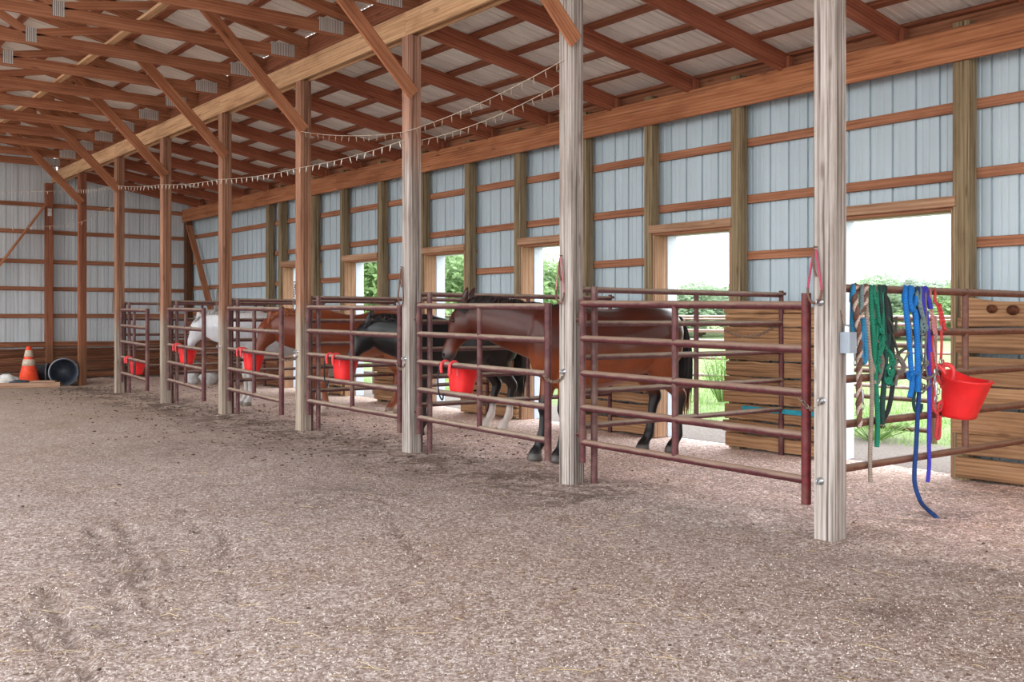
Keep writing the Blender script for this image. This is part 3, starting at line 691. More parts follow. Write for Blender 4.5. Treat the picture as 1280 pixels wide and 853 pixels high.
# ---------------------------------------------------------------- red feed tubs
def tub(loc, yaw, label, tilt=0.0, s=1.0, z0=None):
    """back of the tub faces local -x and hangs on a rail at the local origin"""
    t = thing('feed_tub', loc, label, 'feed tub', 'red hook-over feed tubs'); t.rotation_euler = (0, tilt, yaw); t.scale = (s, s, s)
    def ring(z, w, dp, off, up=0, inset=0):
        out = []
        for k in range(32):
            a = 2*PI*k/32; c, sn = math.cos(a), math.sin(a)
            ex = 3.2; r = (abs(c)**ex+abs(sn)**ex)**(-1/ex); x = r*c; y = r*sn
            if x > 0: y *= 1-.10*x*x
            X = off+dp/2+(dp/2-inset)*x; out.append(Vector((X, (w/2-inset)*y, z+up*max(0, -x)**2)))
        return [Vector((q.x, q.y, q.z*.74)) for q in out]
    mb = MB()
    body = [ring(-.40, .245, .19, .055, 0, .02), ring(-.395, .25, .195, .055), ring(-.36, .26, .205, .052), ring(-.2, .295, .25, .042), ring(-.06, .325, .29, .036, .06), ring(-.045, .345, .31, .028, .065), ring(-.03, .345, .31, .028, .065),
            ring(-.03, .325, .29, .034, .065, .006), ring(-.2, .268, .23, .046), ring(-.37, .245, .19, .058), ring(-.385, .23, .18, .06, 0, .03)]
    mb.loft([[Vector(p) for p in r] for r in body])
    t_loc = t.location.copy(); b = mb
    def put(mb, name, mat):
        me = mb.build(name, mat, t, loc=(0, 0, 0)); return me
    put(b, 'tub', 'redplastic')
    for sy in (-.085, .085):
        h = [(.05, sy, -.10), (.05, sy, .0), (.04, sy, .035), (.012, sy, .052), (-.025, sy, .046), (-.047, sy, .018), (-.05, sy, -.03), (-.045, sy, -.07)]
        put(MB().tube(smooth_path(h, 5), .01, 8, flat=(.045, .016), nrm=(0, 1, 0)) if False else MB().tube(smooth_path(h, 5), [.017]*36, 8), 'hook', 'paleplastic')
    return t
def on_gate(k, f, zi, side=1):
    h, e, d = GATES[k]; p = h.lerp(e, f); z = GZ[zi]-.02*f
    return Vector((p.x, p.y, z+.0)), math.atan2(d.y, d.x)+PI/2
TL = ['red feed tub on the gate before the bay horse', 'red feed tub on the gate before the black horse', 'red feed tub on the gate before the chestnut horse', 'red feed tub on the gate before the grey horse', 'red feed tub on the farthest gate, empty stall']
for k, f, zi in ((1, .27, 2), (2, .30, 2), (3, .28, 2), (4, .27, 2), (5, .28, 3)):
    p, a = on_gate(k, f, zi); p.z -= .015
    tub(p, a, TL[k-1], s=.9)
    if k in (1, 2):
        s0 = p+Vector((-.04, .1, -.02))
        tag(MB().tube(smooth_path([s0+Vector((-.0, 0, .05)), s0+Vector((-.02, .01, -.1)), s0+Vector((-.02, -.01, -.24)), s0+Vector((-.015, -.06, -.3)), s0+Vector((-.01, -.07, -.24))], 5), .008, 7).build('strap', 'black', loc=s0), f'dark strap dangling beside the red tub at the {"bay" if k == 1 else "black"} horse', 'strap')
tub((6.69, PY[0]-.0, .985), -PI/2+.12, 'single red feed tub hung on the partition of halters and ropes', tilt=.10, s=1.0)

# ---------------------------------------------------------------- horses
def horse(label, root, heading, poll, nose, coat, hair, H=1.0, legs=None, neck_r=1.0, hairlen=.22, mane_side=1, tail=True, girth=1.0, tailcol=None, LX=1.1, deep=.06, head_s=1.12, short=False):
    """root: middle of the four feet; heading in degrees; poll and nose are world points"""
    rx, ry = root; ca, sa = math.cos(math.radians(heading)), math.sin(math.radians(heading))
    rz = fz(rx, ry)
    def L(p): p = Vector(p); dx, dy = p.x-rx, p.y-ry; return Vector((dx*ca+dy*sa, -dx*sa+dy*ca, p.z-rz))
    P, N = L(poll), L(nose)
    mb = MB()
    def loft(keys, lat=None, n=5, seg=20):
        """keys: x,y,z, half-width across, half-height"""
        ks = smooth_path(keys, n); c = [Vector(k[:3]) for k in ks]; rings = []
        for i, k in enumerate(ks):
            T = (c[min(i+1, len(c)-1)]-c[max(i-1, 0)]).normalized()
            A = Vector(lat) if lat else Vector((-T.y, T.x, 0))
            A = (A-T*A.dot(T)).normalized(); B = T.cross(A)
            rings.append([c[i]+A*(max(k[3], .004)*math.cos(2*PI*q/seg))+B*(max(k[4], .004)*math.sin(2*PI*q/seg)) for q in range(seg)])
        mb.loft(rings)
    g = girth
    body = [(-.80, 0, 1.20, .03, .05), (-.77, 0, 1.20, .13*g, .15), (-.68, 0, 1.20, .22*g, .235), (-.52, 0, 1.215, .27*g, .275), (-.36, 0, 1.215, .275*g, .285), (-.15, 0, 1.165, .275*g, .275),
            (.06, 0, 1.135, .29*g, .295), (.26, 0, 1.14, .27*g, .325), (.42, 0, 1.165, .235*g, .335), (.56, 0, 1.16, .20*g, .28), (.67, 0, 1.13, .15*g, .19), (.73, 0, 1.12, .06, .08)]
    loft([(a*H*LX, b*H, (c-deep*sst(-.75, -.2, a)*.9)*H, d*H*1.05, (e+deep*sst(-.75, -.2, a)*.9)*H) for a, b, c, d, e in body], (0, 1, 0))
    nb = neck_r
    A0 = Vector((.26*LX, 0, 1.18))*H; A1 = Vector((.52*LX, 0, 1.18))*H
    dirn = (P-A1); mid = A1+dirn*.45+Vector((.10, 0, 0))*H*.6+Vector((0, 0, .0)); m2 = A1+dirn*.78+Vector((.03, 0, -.01))*H
    nk = [(*A0, .19*H, .29*H), (*A1, .175*H, .285*H), (*mid, .125*H, .215*H*nb), (*m2, .105*H, .17*H*nb), (*(P-Vector((0, 0, .06))*H), .09*H, .13*H)]
    loft(nk, None, 6)
    hd = N-P; hl = hd.length; hu = hd.normalized(); hlat = Vector((-hd.y, hd.x, 0))
    horiz = (P-mid); hlat = Vector((-(hd.y+horiz.y*.6), hd.x+horiz.x*.6, 0)).normalized()
    back = hu.cross(hlat).normalized()
    if back.dot(horiz) > 0: back = -back      # towards the throat
    fr = -back
    q = lambda t, o: P+hd*t+fr*o
    k_ = H*head_s
    head = [(*q(-.10, -.03), .05*k_, .05*k_), (*q(-.04, -.02), .082*k_, .095*k_), (*q(.12, -.015), .10*k_, .125*k_), (*q(.28, -.02), .098*k_, .142*k_), (*q(.42, -.015), .082*k_, .125*k_), (*q(.58, .0), .062*k_, .088*k_),
            (*q(.74, .012), .053*k_, .07*k_), (*q(.88, .006), .058*k_, .068*k_), (*q(.97, -.006), .052*k_, .055*k_), (*q(1.02, -.02), .03*k_, .03*k_)]
    loft(head, hlat, 5)
    mb.blob(q(.30, -.075), (.075*k_, .075*k_, .09*k_), 9)
    for s in (-1, 1):   # ears, nostril bulges, eye ridges
        e0 = P+hlat*s*.055*H-hu*.04*H+fr*.02
        e1 = e0-hu*.19*H+hlat*s*.03*H+fr*.03*H; em = e0.lerp(e1, .45)+fr*.01
        mb.tube([e0-(e1-e0)*.3, e0, em, e0.lerp(e1, .8), e1], [.024*H, .032*H, .038*H, .026*H, .012], 10)
        mb.blob(q(.90, .02)+hlat*s*.036*k_, (.024*k_,)*3, 8); mb.blob(q(.24, .06)+hlat*s*.068*k_, (.03*k_,)*3, 8)
    # muscles
    for s in (-1, 1):
        mb.blob(Vector((.46*LX, s*.135, 1.06))*H, Vector((.14, .085*g, .21))*H, 10)
        mb.blob(Vector((.36*LX, s*.13, 1.2))*H, Vector((.13, .08, .2))*H, 10)
        mb.blob(Vector((-.56*LX, s*.145, 1.12))*H, Vector((.20, .115*g, .25))*H, 10)
        mb.blob(Vector((.58*LX, s*.085, 1.03))*H, Vector((.10, .085, .13))*H, 8)
    lo = legs or {}
    LEGS = []
    for name, s in (('fl', 1), ('fr', -1)):
        dx, dy, bend = lo.get(name, (0, 0, 0)); y = s*.135
        ks = [(.44, y, 1.12, .07, .12), (.44, y, .98, .078, .115), (.45+dx*.25, y+dy*.25, .84, .066, .086), (.46+dx*.45+bend*.3, y+dy*.5, .66, .052, .062), (.47+dx*.6+bend, y+dy*.65, .52, .046, .05), (.47+dx*.62+bend, y+dy*.68, .475, .05, .053),
              (.465+dx*.66+bend*.8, y+dy*.72, .42, .037, .04), (.46+dx*.8+bend*.4, y+dy*.84, .30, .030, .036), (.46+dx*.93, y+dy*.95, .20, .034, .042), (.465+dx*.96, y+dy*.97, .165, .041, .048), (.485+dx, y+dy, .115, .034, .038), (.505+dx, y+dy, .075, .045, .05), (.515+dx, y+dy, .03, .055, .062), (.52+dx, y+dy, -.012, .06, .068)]
        LEGS.append([(a*H*LX, b*H, c*H, d*H*1.22, e*H*1.22) for a, b, c, d, e in ks])
    for name, s in (('hl', 1), ('hr', -1)):
        dx, dy, bend = lo.get(name, (0, 0, 0)); y = s*.145
        ks = [(-.55, y, 1.15, .10, .19), (-.52, y, 1.0, .11, .19), (-.50+dx*.15, y+dy*.2, .87, .09, .145), (-.55+dx*.3, y+dy*.4, .75, .064, .098), (-.62+dx*.5, y+dy*.55, .64, .046, .066), (-.665+dx*.6, y+dy*.62, .575, .044, .062), (-.665+dx*.64, y+dy*.66, .525, .045, .058),
              (-.645+dx*.7, y+dy*.72, .45, .037, .044), (-.63+dx*.82, y+dy*.84, .31, .032, .039), (-.62+dx*.92, y+dy*.94, .205, .036, .043), (-.61+dx*.95, y+dy*.97, .165, .042, .05), (-.585+dx, y+dy, .115, .035, .04), (-.56+dx, y+dy, .075, .045, .05), (-.545+dx, y+dy, .03, .054, .062), (-.54+dx, y+dy, -.012, .058, .068)]
        LEGS.append([(a*H*LX, b*H, c*H, d*H*1.22, e*H*1.22) for a, b, c, d, e in ks])
    for l in LEGS: loft(l, (0, 1, 0), 4, 16)
    # fuse into one surface
    me = bpy.data.meshes.new('tmp'); me.from_pydata([tuple(v) for v in mb.v], [], mb.f)
    tmp = bpy.data.objects.new('tmp', me); COL.objects.link(tmp)
    rm = tmp.modifiers.new('r', 'REMESH'); rm.mode = 'VOXEL'; rm.voxel_size = .015
    sm = tmp.modifiers.new('s', 'SMOOTH'); sm.factor = .5; sm.iterations = 6
    dg = bpy.context.evaluated_depsgraph_get(); ev = tmp.evaluated_get(dg)
    bm = bpy.data.meshes.new_from_object(ev); bpy.data.objects.remove(tmp); bpy.data.meshes.remove(me)
    bm.name = 'body'; bm.polygons.foreach_set('use_smooth', [True]*len(bm.polygons))
    hooves = [Vector(l[-1][:3]) for l in LEGS]; col = []
    for v in bm.vertices:
        p = v.co; t = (p-P).dot(hd)/(hl*hl); near_head = (p-(P+hd*max(0, min(1, t)))).length < .2*H
        leg = None
        if p.z < .62*H:
            leg = min(range(4), key=lambda i: (hooves[i].x-p.x)**2+(hooves[i].y-p.y)**2) if not (near_head and p.x > .7*H) else None
        c = coat(p/H, t if near_head else None, leg); col += [*c, 1]
    at = bm.color_attributes.new('coat', 'FLOAT_COLOR', 'POINT'); at.data.foreach_set('color', col)
    bm.materials.clear(); bm.materials.append(M['coat'])
    t = thing('horse', (rx, ry, rz), label, 'horse'); t.rotation_euler = (0, 0, math.radians(heading))
    b = bpy.data.objects.new('body', bm); COL.objects.link(b); b.parent = t
    def put(m_, n, mat): return m_.build(n, mat, t, loc=(0, 0, 0))
    for s in (-1, 1):
        put(MB().blob(q(.245, .052)+hlat*s*.084*k_, (.02*k_,)*3, 8), 'eye', 'eye')
        put(MB().blob(q(.92, .03)+hlat*s*.05*k_, Vector((.012, .012, .016))*k_, 6), 'nostril', 'mouth')
    # mane: locks along the crest
    cr = smooth_path([tuple(Vector((.30*LX, 0, 1.47))*H), tuple(A1+Vector((0, 0, .29))*H), tuple(mid+Vector((0, 0, .215*nb))*H), tuple(m2+Vector((0, 0, .172*nb))*H), tuple(P+Vector((0, 0, .075))*H)], 10)
    mm = MB()
    for i in range(240):
        f = R.random()*(len(cr)-1.01); a = Vector(cr[int(f)]).lerp(Vector(cr[int(f)+1]), f % 1); T = (Vector(cr[int(f)+1])-Vector(cr[int(f)])).normalized()
        sd = Vector((-T.y, T.x, 0)).normalized()*mane_side; ln = hairlen*H*R.uniform(.6, 1.15)*((1.5 if f < len(cr)*.4 else .5) if short else 1)
        a = a-Vector((0, 0, .015))+sd*R.uniform(-.012, .012); w = R.uniform(.003, .0065)
        pts = [a, a+sd*.03*H+Vector((0, 0, .02)), a+sd*(.075*H)+Vector((0, 0, -ln*.25))+T*R.uniform(-.02, .02), a+sd*(.10*H)+Vector((0, 0, -ln*.62))+T*R.uniform(-.03, .03), a+sd*(.105*H)+Vector((0, 0, -ln))+T*R.uniform(-.05, .05)]
        mm.tube(pts, [w, w*1.3, w*1.2, w, .001], 5)
    put(mm, 'mane', hair)
    if tail:
        tm = MB(); d0 = Vector((-.785*LX, 0, 1.34))*H
        for i in range(170):
            a = d0+Vector((R.uniform(-.01, .02), R.uniform(-.035, .035), R.uniform(-.09, .02)))*H; o = R.uniform(-.07, .07), R.uniform(-.075, .075); ln = H*R.uniform(.75, 1.0); w = R.uniform(.004, .008)
            tm.tube(smooth_path([tuple(a), tuple(a+Vector((-.06, o[1]*.3, -.03))*H), tuple(a+Vector((-.10+o[0]*.4, o[1]*.7, -.25))*H), tuple(a+Vector((-.09+o[0]*.8, o[1], -ln*.6/H))*H), tuple(a+Vector((-.07+o[0], o[1]*.8, -ln/H))*H)], 3), [w]*9+[w*.9, w*.7, w*.45, .001], 5)
        put(tm, 'tail', tailcol or hair)
    return t
t = NT('coat'); at = t.n('Attribute', attribute_name='coat'); p = t.n('TexCoord').outputs['Object']
n1 = t.noise(p, 4, 4); n2 = t.noise(t.mapping(p, (60, 60, 14)), 1, 3)
c = t.mix(.5, at.outputs['Color'], t.ramp(n1, [(.3, (.72, .70, .70)), (.7, (1.2, 1.2, 1.2))]), 'MULTIPLY')
c = t.mix(.4, c, t.ramp(n2, [(.3, (.75, .75, .75)), (.7, (1.15, 1.15, 1.15))]), 'MULTIPLY')
t.base(c); t.rough(.36); t.b.inputs['Specular IOR Level'].default_value = .4; t.bump(n2, .12, .004); M['coat'] = t.m
M['eye'] = plain('eye', lin(24, 18, 16), .1, var=.1)
def hairmat(n, a, b):
    t = NT(n); i = t.n('NewGeometry').outputs['Random Per Island']; t.base(t.ramp(i, [(0, a), (1, b)])); t.rough(.5); M[n] = t.m
hairmat('hair_black', lin(20, 17, 17), lin(52, 44, 42)); hairmat('hair_chestnut', lin(120, 62, 36), lin(176, 104, 66)); hairmat('hair_grey', lin(120, 118, 118), lin(214, 210, 206))
def tailmix():
    t = NT('hair_bay_tail'); i = t.n('NewGeometry').outputs['Random Per Island']; z = t.n('SeparateXYZ'); t.set(z.inputs[0], t.n('TexCoord').outputs['Object'])
    k = t.n('MapRange'); t.set(k.inputs[0], t.math('ADD', z.outputs[2], t.math('MULTIPLY', i, .25))); k.inputs[1].default_value = .55; k.inputs[2].default_value = .75
    t.base(t.mix(k.outputs[0], lin(150, 78, 56), lin(30, 24, 24))); t.rough(.5); M['hair_bay_tail'] = t.m
tailmix()
def mixc(a, b, k): k = max(0, min(1, k)); return tuple(x+(y-x)*k for x, y in zip(a, b))
def sst(a, b, x): x = max(0, min(1, (x-a)/(b-a))); return x*x*(3-2*x)
def bay(p, t, leg):
    c = mixc(lin(76, 31, 19), lin(132, 66, 34), sst(1.15, .9, p.z)); c = mixc(c, lin(48, 22, 17), sst(1.32, 1.5, p.z)*.8)
    if leg is not None: c = mixc(c, lin(26, 22, 24), sst(.72, .52, p.z)); c = mixc(c, lin(84, 78, 74), sst(.07, .05, p.z))
    if t is not None: c = mixc(c, lin(60, 52, 52), sst(.72, .92, t))
    return c
def black(p, t, leg):
    c = mixc(lin(20, 19, 22), lin(32, 28, 28), sst(1.2, .8, p.z))
    if leg is not None and leg >= 2: c = mixc(c, lin(216, 206, 198), sst(.34, .26, p.z))
    return c
def chestnut(p, t, leg):
    c = mixc(lin(118, 54, 30), lin(178, 112, 76), sst(1.0, .78, p.z)*.7); c = mixc(c, lin(146, 78, 44), sst(1.38, 1.5, p.z)*.7)
    if t is not None: c = mixc(c, lin(120, 60, 36), .6)
    if leg is not None: c = mixc(c, lin(128, 66, 40), .7); c = mixc(c, lin(190, 170, 156), sst(.24, .14, p.z)*(leg == 0 or leg == 2)); c = mixc(c, lin(140, 116, 100), sst(.07, .05, p.z))
    return c
def grey_(p, t, leg):
    c = mixc(lin(206, 208, 212), lin(186, 186, 190), sst(1.2, .8, p.z)); c = mixc(c, lin(214, 206, 196), sst(1.35, 1.45, p.z)*.5)
    if t is not None: c = mixc(c, lin(170, 168, 172), sst(.7, .95, t))
    if leg is not None: c = mixc(c, lin(196, 188, 180), .6); c = mixc(c, lin(120, 108, 98), sst(.08, .05, p.z))
    return c
horse('glossy bay horse with black mane and legs, nose in the tub of the second gate', (6.70, 7.14), 172, (5.70, 8.06, 1.44), (5.56, 8.20, .95), bay, 'hair_black', 1.0, {'fl': (.03, -.02, 0), 'fr': (.13, .03, 0), 'hl': (-.10, -.02, 0), 'hr': (.06, .03, .0)}, 1.12, .2, 1, tailcol='hair_bay_tail', LX=1.14, deep=.10, short=True)
horse('black horse with white hind socks, head down to its red tub behind the bay', (6.72, 9.74), 176, (5.78, 10.16, 1.24), (5.60, 10.25, .84), black, 'hair_black', .93, {'hl': (-.02, -.02, 0), 'hr': (.08, .02, 0)}, 1.15, .14, 1, LX=1.16, short=True)
horse('chestnut horse with pale belly, head down to the tub behind its gate', (6.84, 12.42), 172, (5.77, 12.84, 1.28), (5.59, 12.82, .84), chestnut, 'hair_chestnut', .98, {'fl': (-.05, 0, 0), 'fr': (.05, 0, 0)}, 1.25, .16, 1, LX=1.14, short=True)
horse('pale grey horse in the stall beyond the chestnut, only its fore half showing', (6.66, 14.42), 172, (5.76, 15.42, 1.28), (5.61, 15.52, .84), grey_, 'hair_grey', .97, {}, 1.25, .14, 1, LX=1.12, short=True)

# ---------------------------------------------------------------- halters and ropes on the near partition
Y0 = PY[0]
def Hp(x, y, o=.04): return atY(x, y, Y0-o)
def over(pts, o=.045, yb=378, drop=True):
    """front path in photo measures, led over the top rail with a short end behind"""
    x0 = pts[0][0]; top = 362.5+(x0-1065)*.027
    ks = [tuple(Hp(x0-1, yb, -.05)), tuple(Hp(x0-.5, top+2, -.042)), tuple(Hp(x0, top-4.5, 0)), tuple(Hp(x0+.3, top+1, .040))]
    return ks+[tuple(Hp(p[0], p[1], p[2] if len(p) > 2 else o)) for p in pts]
def rope(mb, pts, r, o=.045, hang=True, yb=378, n=8):
    ks = over(pts, o, yb) if hang else [tuple(Hp(p[0], p[1], p[2] if len(p) > 2 else o)) for p in pts]
    P_ = smooth_path(ks, 6); mb.tube(P_, r*1.35, n); return mb
def knot(mb, x, y, s=.022, o=.055, r=.007, turns=3):
    c = Hp(x, y, o); pts = []
    ph = R.uniform(0, 6)
    for i in range(turns*12+1):
        a = 2*PI*i/12; pts.append(c+Vector((s*math.cos(a), s*.7*math.sin(a*.5+ph), s*1.1*math.sin(a)))*(1+.2*math.sin(a*.37+ph)))
    mb.tube(pts, r, 6); return mb
def strapp(mb, pts, w=.022, o=.045, hang=False):
    ks = over(pts, o) if hang else [tuple(Hp(p[0], p[1], p[2] if len(p) > 2 else o)) for p in pts]
    mb.tube(smooth_path(ks, 5), 0, 8, flat=(w, .006), nrm=(-.35, -.94, 0)); return mb
def ringm(mb, x, y, r=.016, o=.055, t=.003):
    c = Hp(x, y, o); mb.tube([c+Vector((r*math.cos(a)*.9, -r*math.cos(a)*.3, r*math.sin(a))) for a in [2*PI*j/16 for j in range(17)]], t, 6, cap=False); return mb
def snap(x, y, o=.055, s=1.0):
    mb = MB(); c = Hp(x, y, o)
    mb.tube([c+Vector((0, 0, .0)), c+Vector((0, 0, -.03*s)), c+Vector((0, 0, -.06*s))], [.006*s, .009*s, .006*s], 8)
    mb.tube([c+Vector((.011*s*math.sin(a), 0, -.08*s+.02*s*math.cos(a))) for a in [2*PI*j/14 for j in range(15)]], .0035*s, 6, cap=False); return mb
def tack(name, label, cat, x, y): return thing(name, Hp(x, y), label, cat, None)
def top_of(name, mb, mat, x, label, cat):
    t = thing(name, Hp(x, 362, 0), label, cat); mb.build(name.split('_')[-1] if False else {'lead_rope': 'rope', 'rope_halter': 'cord', 'web_halter': 'webbing', 'twisted_rope': 'strand'}[name], mat, t); return t
# candy-twisted rope: two strands wound together
ax = smooth_path(over([(1069, 380), (1071.5, 400), (1074, 430), (1074, 460), (1073.5, 500), (1074.5, 534)], .06), 14)
def strand(ph, r=.0105):
    pts = []; s = 0
    for i, p in enumerate(ax):
        p = Vector(p); q = Vector(ax[min(i+1, len(ax)-1)])-Vector(ax[max(i-1, 0)]); T = q.normalized(); X = T.cross(Vector((.6, -.8, .05))).normalized(); Z = T.cross(X)
        if i: s += (p-Vector(ax[i-1])).length
        a = s/.055*2*PI*.5+ph; pts.append(p+(X*math.cos(a)+Z*math.sin(a))*.0105)
    return MB().tube(pts, r, 7)
t = top_of('twisted_rope', strand(0), 'white', 1069, 'thick rope of cream and brown strands twisted together, beside the grey post', 'rope')
strand(PI, .012).build('strand', 'brown', t); strand(PI*.5, .008).build('strand', 'brown', t)
ax = smooth_path(over([(1082, 372), (1080, 382), (1076, 392), (1073, 398)], .05), 10); strand(0, .011).build('strand', 'white', t); strand(PI, .011).build('strand', 'brown', t)
snap(1078, 487, .05, 1.3).build('snap', 'steel', t)
t = top_of('lead_rope', rope(MB(), [(1077, 376), (1076, 386), (1073, 392)], .011), 'greyteal', 1077, 'pale teal rope wrapped short over the rail inside the twisted rope loop', 'rope')
# mid-blue halter behind the twisted rope
mb = MB(); rope(mb, [(1066, 385, .02), (1065.5, 410, .02), (1068, 424, .02)], .014); rope(mb, [(1079, 398, .03), (1081, 425, .03), (1082, 448, .03), (1078, 452, .03), (1076, 430, .03), (1079, 410, .03)], .013, hang=False)
t = top_of('rope_halter', mb, 'midblue', 1066, 'mid-blue halter half hidden behind the twisted cream and brown rope', 'halter'); ringm(MB(), 1068, 428, .017, .04).build('ring', 'steel', t)
snap(1069, 438, .03).build('snap', 'steel', t)
t = top_of('lead_rope', rope(MB(), [(1083, 372), (1083, 390), (1085, 415), (1087, 440), (1089.5, 470), (1090, 500), (1088, 550), (1087.5, 580), (1088, 603)], .0105), 'tan', 1084, 'long tan lead rope hanging almost to the gravel', 'rope')
rope(MB(), [(1086, 440), (1090, 455), (1094, 470), (1093, 480)], .009, hang=False).build('rope', 'tan', t)
mb = MB(); rope(mb, [(1088, 370), (1090, 395), (1092, 430), (1094, 470), (1096, 500), (1097, 530), (1096, 559)], .0125); rope(mb, [(1092, 368), (1096, 385), (1097.5, 405), (1094, 430), (1093, 460)], .011)
top_of('lead_rope', mb, 'green', 1090, 'bright green lead rope doubled over the rail, end hanging below the others', 'rope')
mb = MB(); rope(mb, [(1097, 380), (1099, 400), (1102, 412), (1103, 425), (1099, 440), (1097, 455), (1100, 466)], .008, .06, False); rope(mb, [(1100, 405), (1104, 418), (1103, 436), (1098, 446)], .009, .065, False)
for x, y in ((1098, 402), (1101, 414), (1103, 424), (1099, 433), (1097, 452)): knot(mb, x, y, .016, .06)
rope(mb, [(1096, 366), (1097, 376), (1097, 384)], .008, .05)
top_of('rope_halter', mb, 'green', 1096, 'green knotted rope halter hanging between the green and the dark ropes', 'halter')
mb = MB(); rope(mb, [(1096, 425), (1100, 440), (1103, 455), (1098, 475), (1095, 480)], .012, .035, False); rope(mb, [(1094, 420, .03), (1097, 428, .03)], .012, .035, False)
rope(mb, [(1093, 372, .03), (1094, 400, .03), (1094, 420, .03)], .010, .03)
top_of('lead_rope', mb, 'grey', 1093, 'grey rope looping behind the green lead ropes', 'rope')
mb = MB(); rope(mb, [(1099, 372), (1102, 390), (1105, 410), (1107, 440), (1105, 480), (1103, 505), (1102.5, 531)], .014, .04); rope(mb, [(1103, 368), (1108, 385), (1111, 405), (1110, 430), (1106, 450)], .013, .035)
top_of('lead_rope', mb, 'dkgreen', 1101, 'dark green heavy lead rope hanging between the green halter and the black one', 'rope')
mb = MB(); rope(mb, [(1104, 366), (1110, 378), (1113, 395), (1114, 420), (1116, 450), (1116, 480), (1111, 510), (1104, 525)], .0115, .03); rope(mb, [(1106, 369), (1107, 385), (1108, 400), (1112, 416)], .012, .045)
top_of('rope_halter', mb, 'black', 1106, 'almost black rope halter with a long loop curving back at the bottom', 'halter')
mb = MB(); rope(mb, [(1110, 438), (1115, 446), (1117, 458), (1112, 470), (1109, 480)], .01, .06, False); rope(mb, [(1108, 462), (1114, 455), (1117, 466), (1110, 478)], .008, .065, False)
for x, y in ((1111, 466), (1115, 452), (1109, 476), (1113, 478)): knot(mb, x, y, .017, .06)
rope(mb, [(1104, 430), (1108, 436), (1112, 446)], .008, .05, False); rope(mb, [(1103, 371), (1104, 400), (1104, 431)], .007, .05)
top_of('rope_halter', mb, 'green', 1104, 'second green knotted halter, lower, in front of the black rope', 'halter')
mb = MB(); rope(mb, [(1109, 396), (1114, 404), (1119, 412), (1120, 402), (1116, 400), (1121, 397)], .006, .06, False); rope(mb, [(1115, 415), (1119, 430), (1124, 445), (1127, 452)], .006, .05, False)
rope(mb, [(1114, 455), (1120, 446), (1128, 438), (1133, 436)], .008, .05, False); rope(mb, [(1107, 370), (1110, 385), (1112, 400), (1116, 418)], .0065, .04); knot(mb, 1117, 412, .016)
top_of('rope_halter', mb, 'olive', 1108, 'olive thin rope halter with a stray end sticking outward', 'halter')
mb = MB()
for i in range(6):
    a = i*1.1; rope(mb, [(1120+3*math.cos(a), 448+4*math.sin(a)), (1127, 452+4*math.cos(a)), (1130+2*math.sin(a), 460), (1124, 466+3*math.sin(a)), (1119, 460), (1121+2*math.cos(a), 452)], .005, .05+.006*i, False)
rope(mb, [(1130, 452), (1136, 440), (1141, 424)], .005, .05, False); rope(mb, [(1122, 466), (1120, 476), (1119, 482)], .009, .05, False); rope(mb, [(1132, 376), (1137, 400), (1140, 426)], .006, .03)
top_of('rope_halter', mb, 'grey', 1132, 'tangled grey rope halter slung between the olive and the bright blue halters', 'halter')
mb = MB(); rope(mb, [(1131, 372), (1133, 395), (1136, 420), (1138, 450), (1140, 480), (1137, 497)], .0135, .05); rope(mb, [(1137, 376), (1139, 386), (1144, 392), (1146, 420), (1147, 450), (1147, 490)], .0155, .055); rope(mb, [(1140, 366), (1136, 376), (1138, 384), (1144, 380), (1145, 370)], .012, .05)
rope(mb, [(1137, 470), (1142, 466), (1148, 468)], .012, .065, False); knot(mb, 1139, 470, .02, .06, .009)
top_of('web_halter', mb, 'blue', 1134, 'bright blue halter of thick flat rope hanging full length', 'halter')
mb = MB(); rope(mb, [(1147, 372, .02), (1149, 420, .03), (1149, 480, .04), (1147, 520, .05), (1145, 560, .05), (1143, 590, .055), (1144, 608, .06), (1150, 626, .09)], .011, .03)
e = Hp(1150, 626, .09); g1 = atZ(1158, 636, .06); g2 = atZ(1168, 644.5, .012)
P_ = smooth_path([tuple(Hp(1144, 608, .06)), tuple(e), tuple(g1), tuple(g2), tuple(atZ(1171, 648, .008))], 6); mb.tube(P_, .0145, 8)
top_of('lead_rope', mb, 'navy', 1148, 'navy lead rope hanging to the gravel, its end trailing on the ground', 'rope')
mb = MB(); rope(mb, [(1145, 480), (1142, 500), (1144, 513), (1150, 515), (1152, 505)], .009, .03, False); rope(mb, [(1150, 470, .03), (1146, 478, .03), (1145, 482, .03)], .009, .03, False); rope(mb, [(1144, 370, .02), (1150, 420, .02), (1150, 470, .03)], .007, .02)
top_of('lead_rope', mb, 'dkgreen', 1144, 'dark rope with a bottom loop behind the bright blue halter', 'rope')
mb = MB(); rope(mb, [(1150, 376), (1153, 392), (1156, 405), (1153, 418), (1150, 408), (1155, 400)], .009, .06); rope(mb, [(1146, 370), (1150, 385), (1154, 398)], .009, .055); rope(mb, [(1152, 418), (1152, 440), (1156, 460)], .005, .055, False); knot(mb, 1152.5, 407, .03, .06, .008); knot(mb, 1152.5, 412, .025, .065, .007)
top_of('rope_halter', mb, 'greyteal', 1150, 'grey-teal rope halter with one big round knot beside the bright blue halter', 'halter')
mb = MB(); rope(mb, [(1153, 372), (1156, 395), (1160, 430), (1161, 470), (1161.5, 510), (1161, 550), (1161.5, 580), (1159.5, 603)], .0105, .05); rope(mb, [(1157, 368), (1161, 376), (1163, 386)], .013, .05); rope(mb, [(1158, 390), (1161, 420), (1163, 440)], .010, .055, False)
top_of('lead_rope', mb, 'purple', 1155, 'violet-blue lead rope hanging straight down past the bottom rail', 'rope')
